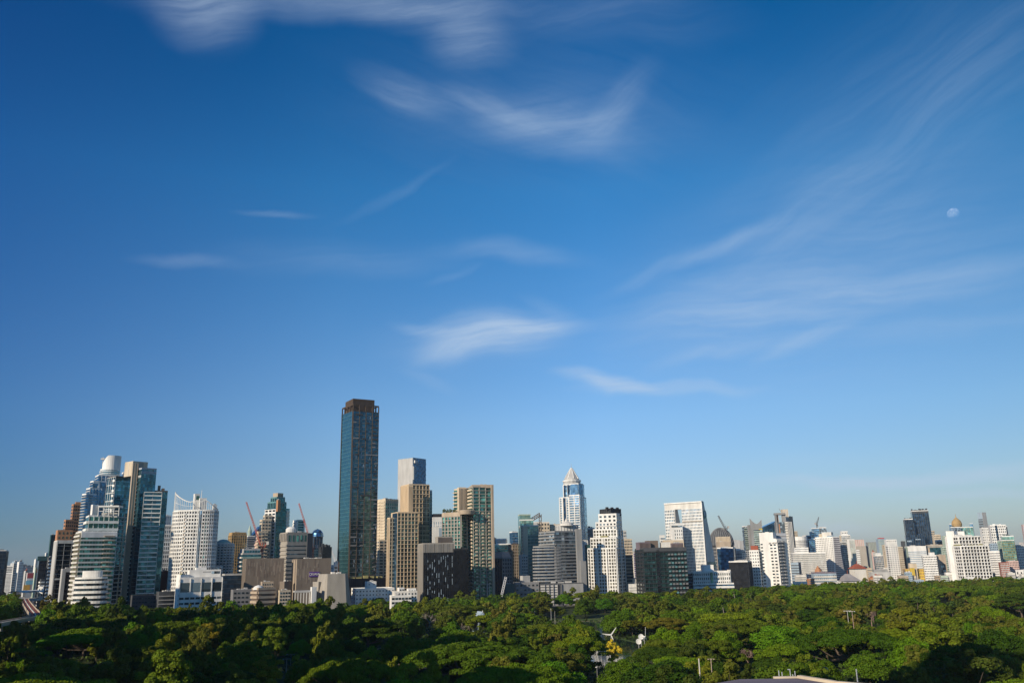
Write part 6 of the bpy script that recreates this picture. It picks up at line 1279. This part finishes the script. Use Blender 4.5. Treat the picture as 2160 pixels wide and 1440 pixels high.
for px, py, lab in ((1352, 1342, 'upper white round dish beside the edge on wind turbine'), (1347, 1352, 'lower white square dish left of the edge on wind turbine')):
    x, y = spot(px, py, 11.5 if py < 1350 else 10); o = empty('dish_antenna', (x, y, 0), lab, 'antenna'); mb = MB(); zc = 11.5 if py < 1350 else 10; mb.bar((x,y,0),(x,y,zc),.15,6); mb.build('pole', 'palegrey', o); mb = MB()
    mb.lathe(0,0,[(.1,-.25),(.8,-.1),(1.35,.15),(1.3,.22),(.7,.0)],20); R3 = Matrix.Rotation(R_(80),3,'X') @ Matrix.Rotation(0,3,'Z'); mb.v = [tuple(R3 @ Vector(v) + Vector((x,y-.4,zc))) for v in mb.v]; mb.build('dish', 'white', o)
# pavilion with white gabled roof
x, y = spot(1018, 1288, 15); o = empty('white_pavilion', (x, y, 0), 'pale pavilion with a steep white tiered gable roof among the dark trees', 'pavilion')
u = Vector((.93,.36,0)); v = Vector((-.36,.93,0)); c0 = Vector((x,y,0))
def q4(a, b_): p = c0 + u*a + v*b_; return (p.x, p.y)
mb = MB(); mb.prism([q4(-3.2,0),q4(3.2,0),q4(3.2,14),q4(-3.2,14)], 0, 9.2); mb.build('wall', 'bluegrey', o)
for k, (w_, z0, z1, s_, L) in enumerate(((4.6,7.8,13.2,-1.2,16.5),(3.4,10.2,14.6,-.2,12))):
    vs = [(*q4(-w_,s_),z0),(*q4(w_,s_),z0),(*q4(0,s_),z1),(*q4(-w_,s_+L),z0),(*q4(w_,s_+L),z0),(*q4(0,s_+L),z1)]
    mb = MB(); mb.add(vs, [(0,1,2),(5,4,3),(0,2,5,3),(2,1,4,5),(0,3,4,1)]); mb.build('roof', 'bluegrey', o)
mb = MB(); mb.bar((x,y,14.2),(x,y,15.6),.3,5,.1); mb.build('finial', 'white', o)
taken.append((x,y,10))
# poles and lamps
def lamp(name, lab, px, py, ht, heads=1, wdt=.14, mat='palegrey', arm=1.5, boxy=False):
    x, y = spot(px, py, ht); o = empty(name, (x, y, 0), lab, 'street lamp' if 'lamp' in name else 'pole'); mb = MB(); mb.bar((x,y,0),(x,y,ht),wdt,8,wdt*.7); mb.build('pole', mat, o)
    if heads:
        mb = MB(); mb.bar((x-arm,y,ht-.1),(x+arm,y,ht-.1),.07); mb.build('arm', mat, o)
        for k in range(heads):
            u = -arm + 2*arm*(k/(heads-1) if heads > 1 else 0); mb = MB(); mb.box(x+u, y, ht-.35, .6 if boxy else .45, .4, .28); mb.build('lamp_head', 'white' if boxy else mat, o)
    return o
lamp('wooden_post', 'plain pale post standing left of the pole with fixtures', 1474, 1388, 14, 0, .28, 'offwhite')
lamp('lamp_post', 'pale pole with cluster of fixtures near its top, right of the plain post', 1499.5, 1388, 14, 3, .2, 'tan', 1.0, False)
lamp('flood_lamp', 'floodlight mast with a row of white lamps at the right of the park', 1787, 1287, 17, 4, .16, 'offwhite', 1.9, True)
lamp('flood_lamp', 'slimmer floodlight mast just right of the first one', 1797, 1288, 17, 3, .14, 'pink', 1.4, True)
lamp('lamp_post', 'tall thin lamp post with an arm reaching right, lower left of centre', 614, 1378, 15, 1, .09, 'midgrey', 1.6)
lamp('lamp_post', 'shorter grey lamp post left of the tall thin one', 605, 1388, 13.5, 1, .12, 'grey', 1.4)
lamp('lamp_post', 'short park lamp with a white head by the grey path', 1259, 1405, 8, 1, .1, 'palegrey', .3, True)
lamp('white_post', 'leaning white post right of the dark green column at the bottom right', 1806, 1410, 13, 0, .26, 'white')
lamp('white_post', 'white post behind the lawn at right of centre', 1162, 1283, 11, 1, .13, 'white', .3, True)
for px, lab in ((1122,'first pale pole by the far lawn'),(1128,'second pale pole by the far lawn'),(1170,'pale pole right of the white lawn post')): lamp('white_post', lab, px, 1288, 11, 0, .11, 'offwhite')
# green ornamental column
x, y = spot(1740, 1406, 13); o = empty('ornamental_column', (x,y,0), 'dark green double column carrying a round white clock face', 'column'); mb = MB(); mb.bar((x-.5,y,0),(x-.5,y,11.5),.16); mb.bar((x+.5,y,0),(x+.5,y,11.5),.16); mb.box(x,y,8,1.4,.3,.25); mb.box(x,y,5,1.4,.3,.25); mb.build('column', 'darkteal', o)
mb = MB(); mb.lathe(0,0,[(.2,-.2),(.95,-.2),(.95,.2),(.2,.2)],20); mb.v = [tuple(Vector((v[0],v[2],v[1]))+Vector((x,y,12.2))) for v in mb.v]; mb.build('clock_case', 'darkteal', o)
mb = MB(); mb.lathe(0,0,[(.1,-.03),(.5,-.03),(.5,.03)],20); mb.v = [tuple(Vector((v[0],v[2],v[1]))+Vector((x,y-.26,12.2))) for v in mb.v]; mb.build('clock_face', 'white', o)
# near roof at the bottom right
def rp(px, py, z): g = G(px, py, z); return (g.x, g.y)
zr = 26.0; o = empty('near_building', (*rp(1620,1445,zr), 0), 'near building with a flat purple grey roof and cream parapet at the bottom edge', 'building')
A, B_, Cc, D_ = rp(1499,1440,zr), rp(1560,1430,zr), rp(1682,1428,zr), rp(1762,1441,zr)
far = (0, -22)
poly = [ (A[0]-14, A[1]-30), (D_[0]+30, D_[1]-30), D_, Cc, B_, A ]
mb = MB(); mb.prism(poly, 0, zr-.9); mb.build('wall', 'offwhite', o)
mb = MB(); mb.prism([(p[0], p[1]-.1) for p in poly], zr-.89, zr-.1); mb.build('roof', 'purpleroof', o)
mb = MB()
M_ = (B_[0]*.4+Cc[0]*.6, B_[1]*.4+Cc[1]*.6)
for a, b2, hh in ((M_, Cc, .25), (Cc, D_, .45), (D_, (D_[0]+30, D_[1]-30), .45)):
    f = Face(b2, a); mb.fbox(f, 0, f.L, zr-1, zr-.05+hh, -.02, .9)
mb.build('parapet', 'cream', o)
for k, (px, py) in enumerate(((1644,1413),(1650.5,1416),(1668,1410),(1673,1421),(1678,1414))):
    x, y = rp(px, 1429.5, zr-.2); mb = MB(); zt = Zp(px, py, y); mb.bar((x,y,zr-.8),(x,y,zt),.09,6); 
    if k == 2: mb.box(x-.2,y,zt-.15,.5,.2,.15)
    oo = mb.build('antenna', 'steel', None); oo.data.transform(Matrix.Translation((-x,-y,-zr+.8))); oo.location = (x,y,zr-.8); tag(oo, ['leftmost thin antenna on the near purple roof','second thin antenna from the left on the near roof','tallest thin antenna on the near purple roof','shortest stub antenna on the near roof','rightmost thin antenna on the near purple roof'][k], 'antenna')
# elevated railway at left
def rail():
    o = empty('elevated_railway', (P(60,1290,760).x, 760, 0), 'elevated railway viaduct curving out of its station at the far left', 'railway')
    zt = 14.0; cl = [gpz(px, py, zt) for px, py in ((52,1263),(54,1268),(60,1277),(68,1288),(80,1299),(60,1303),(30,1308),(-10,1316),(-60,1326))]
    # a smooth centre line, deck, twin track beds and parapets
    pts = []
    for i in range(len(cl)-1):
        for k in range(6): pts.append(cl[i].lerp(cl[i+1], k/6))
    pts.append(cl[-1])
    for _ in range(8): pts = [pts[0]] + [(pts[i-1]+pts[i]*2+pts[i+1])/4 for i in range(1, len(pts)-1)] + [pts[-1]]
    def strip(name, a, b2, z0, z1, mat):
        mb = MB(); n = len(pts); V = []
        for i in range(n):
            t = (pts[min(i+1,n-1)]-pts[max(i-1,0)]); t.z = 0; t.normalize(); s = Vector((t.y,-t.x,0))
            for off in (a, b2):
                for z in (z0, z1): V.append((pts[i].x+s.x*off, pts[i].y+s.y*off, z))
        Fs = []
        for i in range(n-1):
            k = i*4; Fs += [(k,k+4,k+6,k+2),(k+1,k+3,k+7,k+5),(k,k+1,k+5,k+4),(k+2,k+6,k+7,k+3)]
        Fs += [(0,2,3,1),(n*4-4,n*4-3,n*4-1,n*4-2)]; mb.add(V, Fs); mb.build(name, mat, o)
    strip('deck', -4.6, 4.6, zt-1.6, zt-.35, 'concrete'); strip('track_bed', -3.6, -.8, zt-.34, zt+.1, 'redbrown'); strip('track_bed', .8, 3.6, zt-.34, zt+.1, 'redbrown')
    strip('parapet', -4.6, -4.2, zt-.34, zt+1.1, 'tan'); strip('parapet', 4.2, 4.6, zt-.34, zt+1.1, 'tan'); strip('walkway', -.4, .4, zt-.34, zt+.5, 'offwhite')
    mb = MB()
    for i in range(0, len(pts), 4): mb.bar((pts[i].x,pts[i].y,0),(pts[i].x,pts[i].y,zt-1.6),1.1,8)
    mb.build('piers', 'concrete', o)
def gpz(px, py, z): g = G(px, py, z); return Vector((g.x, g.y, z))
rail()
o = empty('railway_station', (*G(55,1262,14)[:2], 0), 'railway station with white curved canopies at the end of the viaduct', 'station'); g = G(55,1262,14)
for sx in (-1, 1):
    mb = MB(); cx = g.x + sx*14
    for k in range(9):
        t0, t1 = k/9, (k+1)/9; hh = lambda t: 24.5 - 4*(t-.45)**2*4*.5
        a0, a1 = cx - 11 + 22*t0, cx - 11 + 22*t1
        mb.add([(a0,g.y-4,hh(t0)),(a1,g.y-4,hh(t1)),(a1,g.y+60,hh(t1)),(a0,g.y+60,hh(t0)),(a0,g.y-4,hh(t0)+.8),(a1,g.y-4,hh(t1)+.8),(a1,g.y+60,hh(t1)+.8),(a0,g.y+60,hh(t0)+.8)], MB.BOXF)
    mb.build('canopy', 'white', o); mb = MB()
    for k in range(4): mb.bar((cx,g.y+2+k*18,14),(cx,g.y+2+k*18,23.5),.5)
    mb.build('column', 'palegrey', o)
mb = MB(); mb.box(g.x, g.y+28, 11, 60, 60, 2.6); mb.build('platform', 'palegrey', o); mb = MB()
for k in range(6): mb.box(g.x-28+11*k, g.y+4, 0, 1.6, 1.6, 11)
mb.build('pier', 'concrete', o)
# small parked vehicles under the viaduct
def car(px, py, col, lab, grp):
    gg = G(px, py, 0); o = empty('parked_van', (gg.x, gg.y, 0), lab, 'van', grp); mb = MB(); mb.box(gg.x, gg.y, .35, 2.0, 5.2, 1.0); mb.box(gg.x, gg.y+.3, 1.35, 1.85, 4.2, .8); mb.build('body', col, o); mb = MB(); mb.box(gg.x, gg.y+.25, 1.45, 1.9, 3.6, .5); mb.build('window', 'glass_dark', o)
    for sx in (-1, 1):
        for sy in (-1.6, 1.6):
            mb = MB(); mb.bar((gg.x+sx*1.02, gg.y+sy, .38),(gg.x+sx*.75, gg.y+sy, .38),.38,12); mb.build('wheel', 'charcoal', o)
VL = ['white van leftmost under the railway viaduct','light grey van second from left under the viaduct','white van parked farthest back beside the viaduct piers','light grey van rightmost under the railway viaduct','white van nearest the viewer beside the viaduct']
for k, (px, py) in enumerate(((46,1276),(50,1281),(55,1285),(60,1282),(52,1289))): car(px, py, 'white' if k % 2 == 0 else 'palegrey', VL[k], 'vans parked under the viaduct')
# ---------------------------------------------------------------- haze
mb = MB(); mb.add([(-12000,-1200,-1),(-12000,12000,-1),(12000,12000,-1),(12000,-1200,-1),(-12000,-1200,330),(-12000,12000,330),(12000,12000,330),(12000,-1200,330)], MB.BOXF)
m = bpy.data.materials.new('haze_air'); m.use_nodes = True; t_ = m.node_tree; t_.nodes.remove(t_.nodes['Principled BSDF']); pv = t_.nodes.new('ShaderNodeVolumePrincipled')
pv.inputs['Color'].default_value = (.82,.9,1,1); pv.inputs['Density'].default_value = 3.2e-5; pv.inputs['Anisotropy'].default_value = .1
t_.links.new(pv.outputs[0], t_.nodes['Material Output'].inputs['Volume']); MATS['haze_air'] = m; o = mb.build('haze', 'haze_air'); tag(o, 'thin blue haze over the far city', 'haze', kind='stuff')
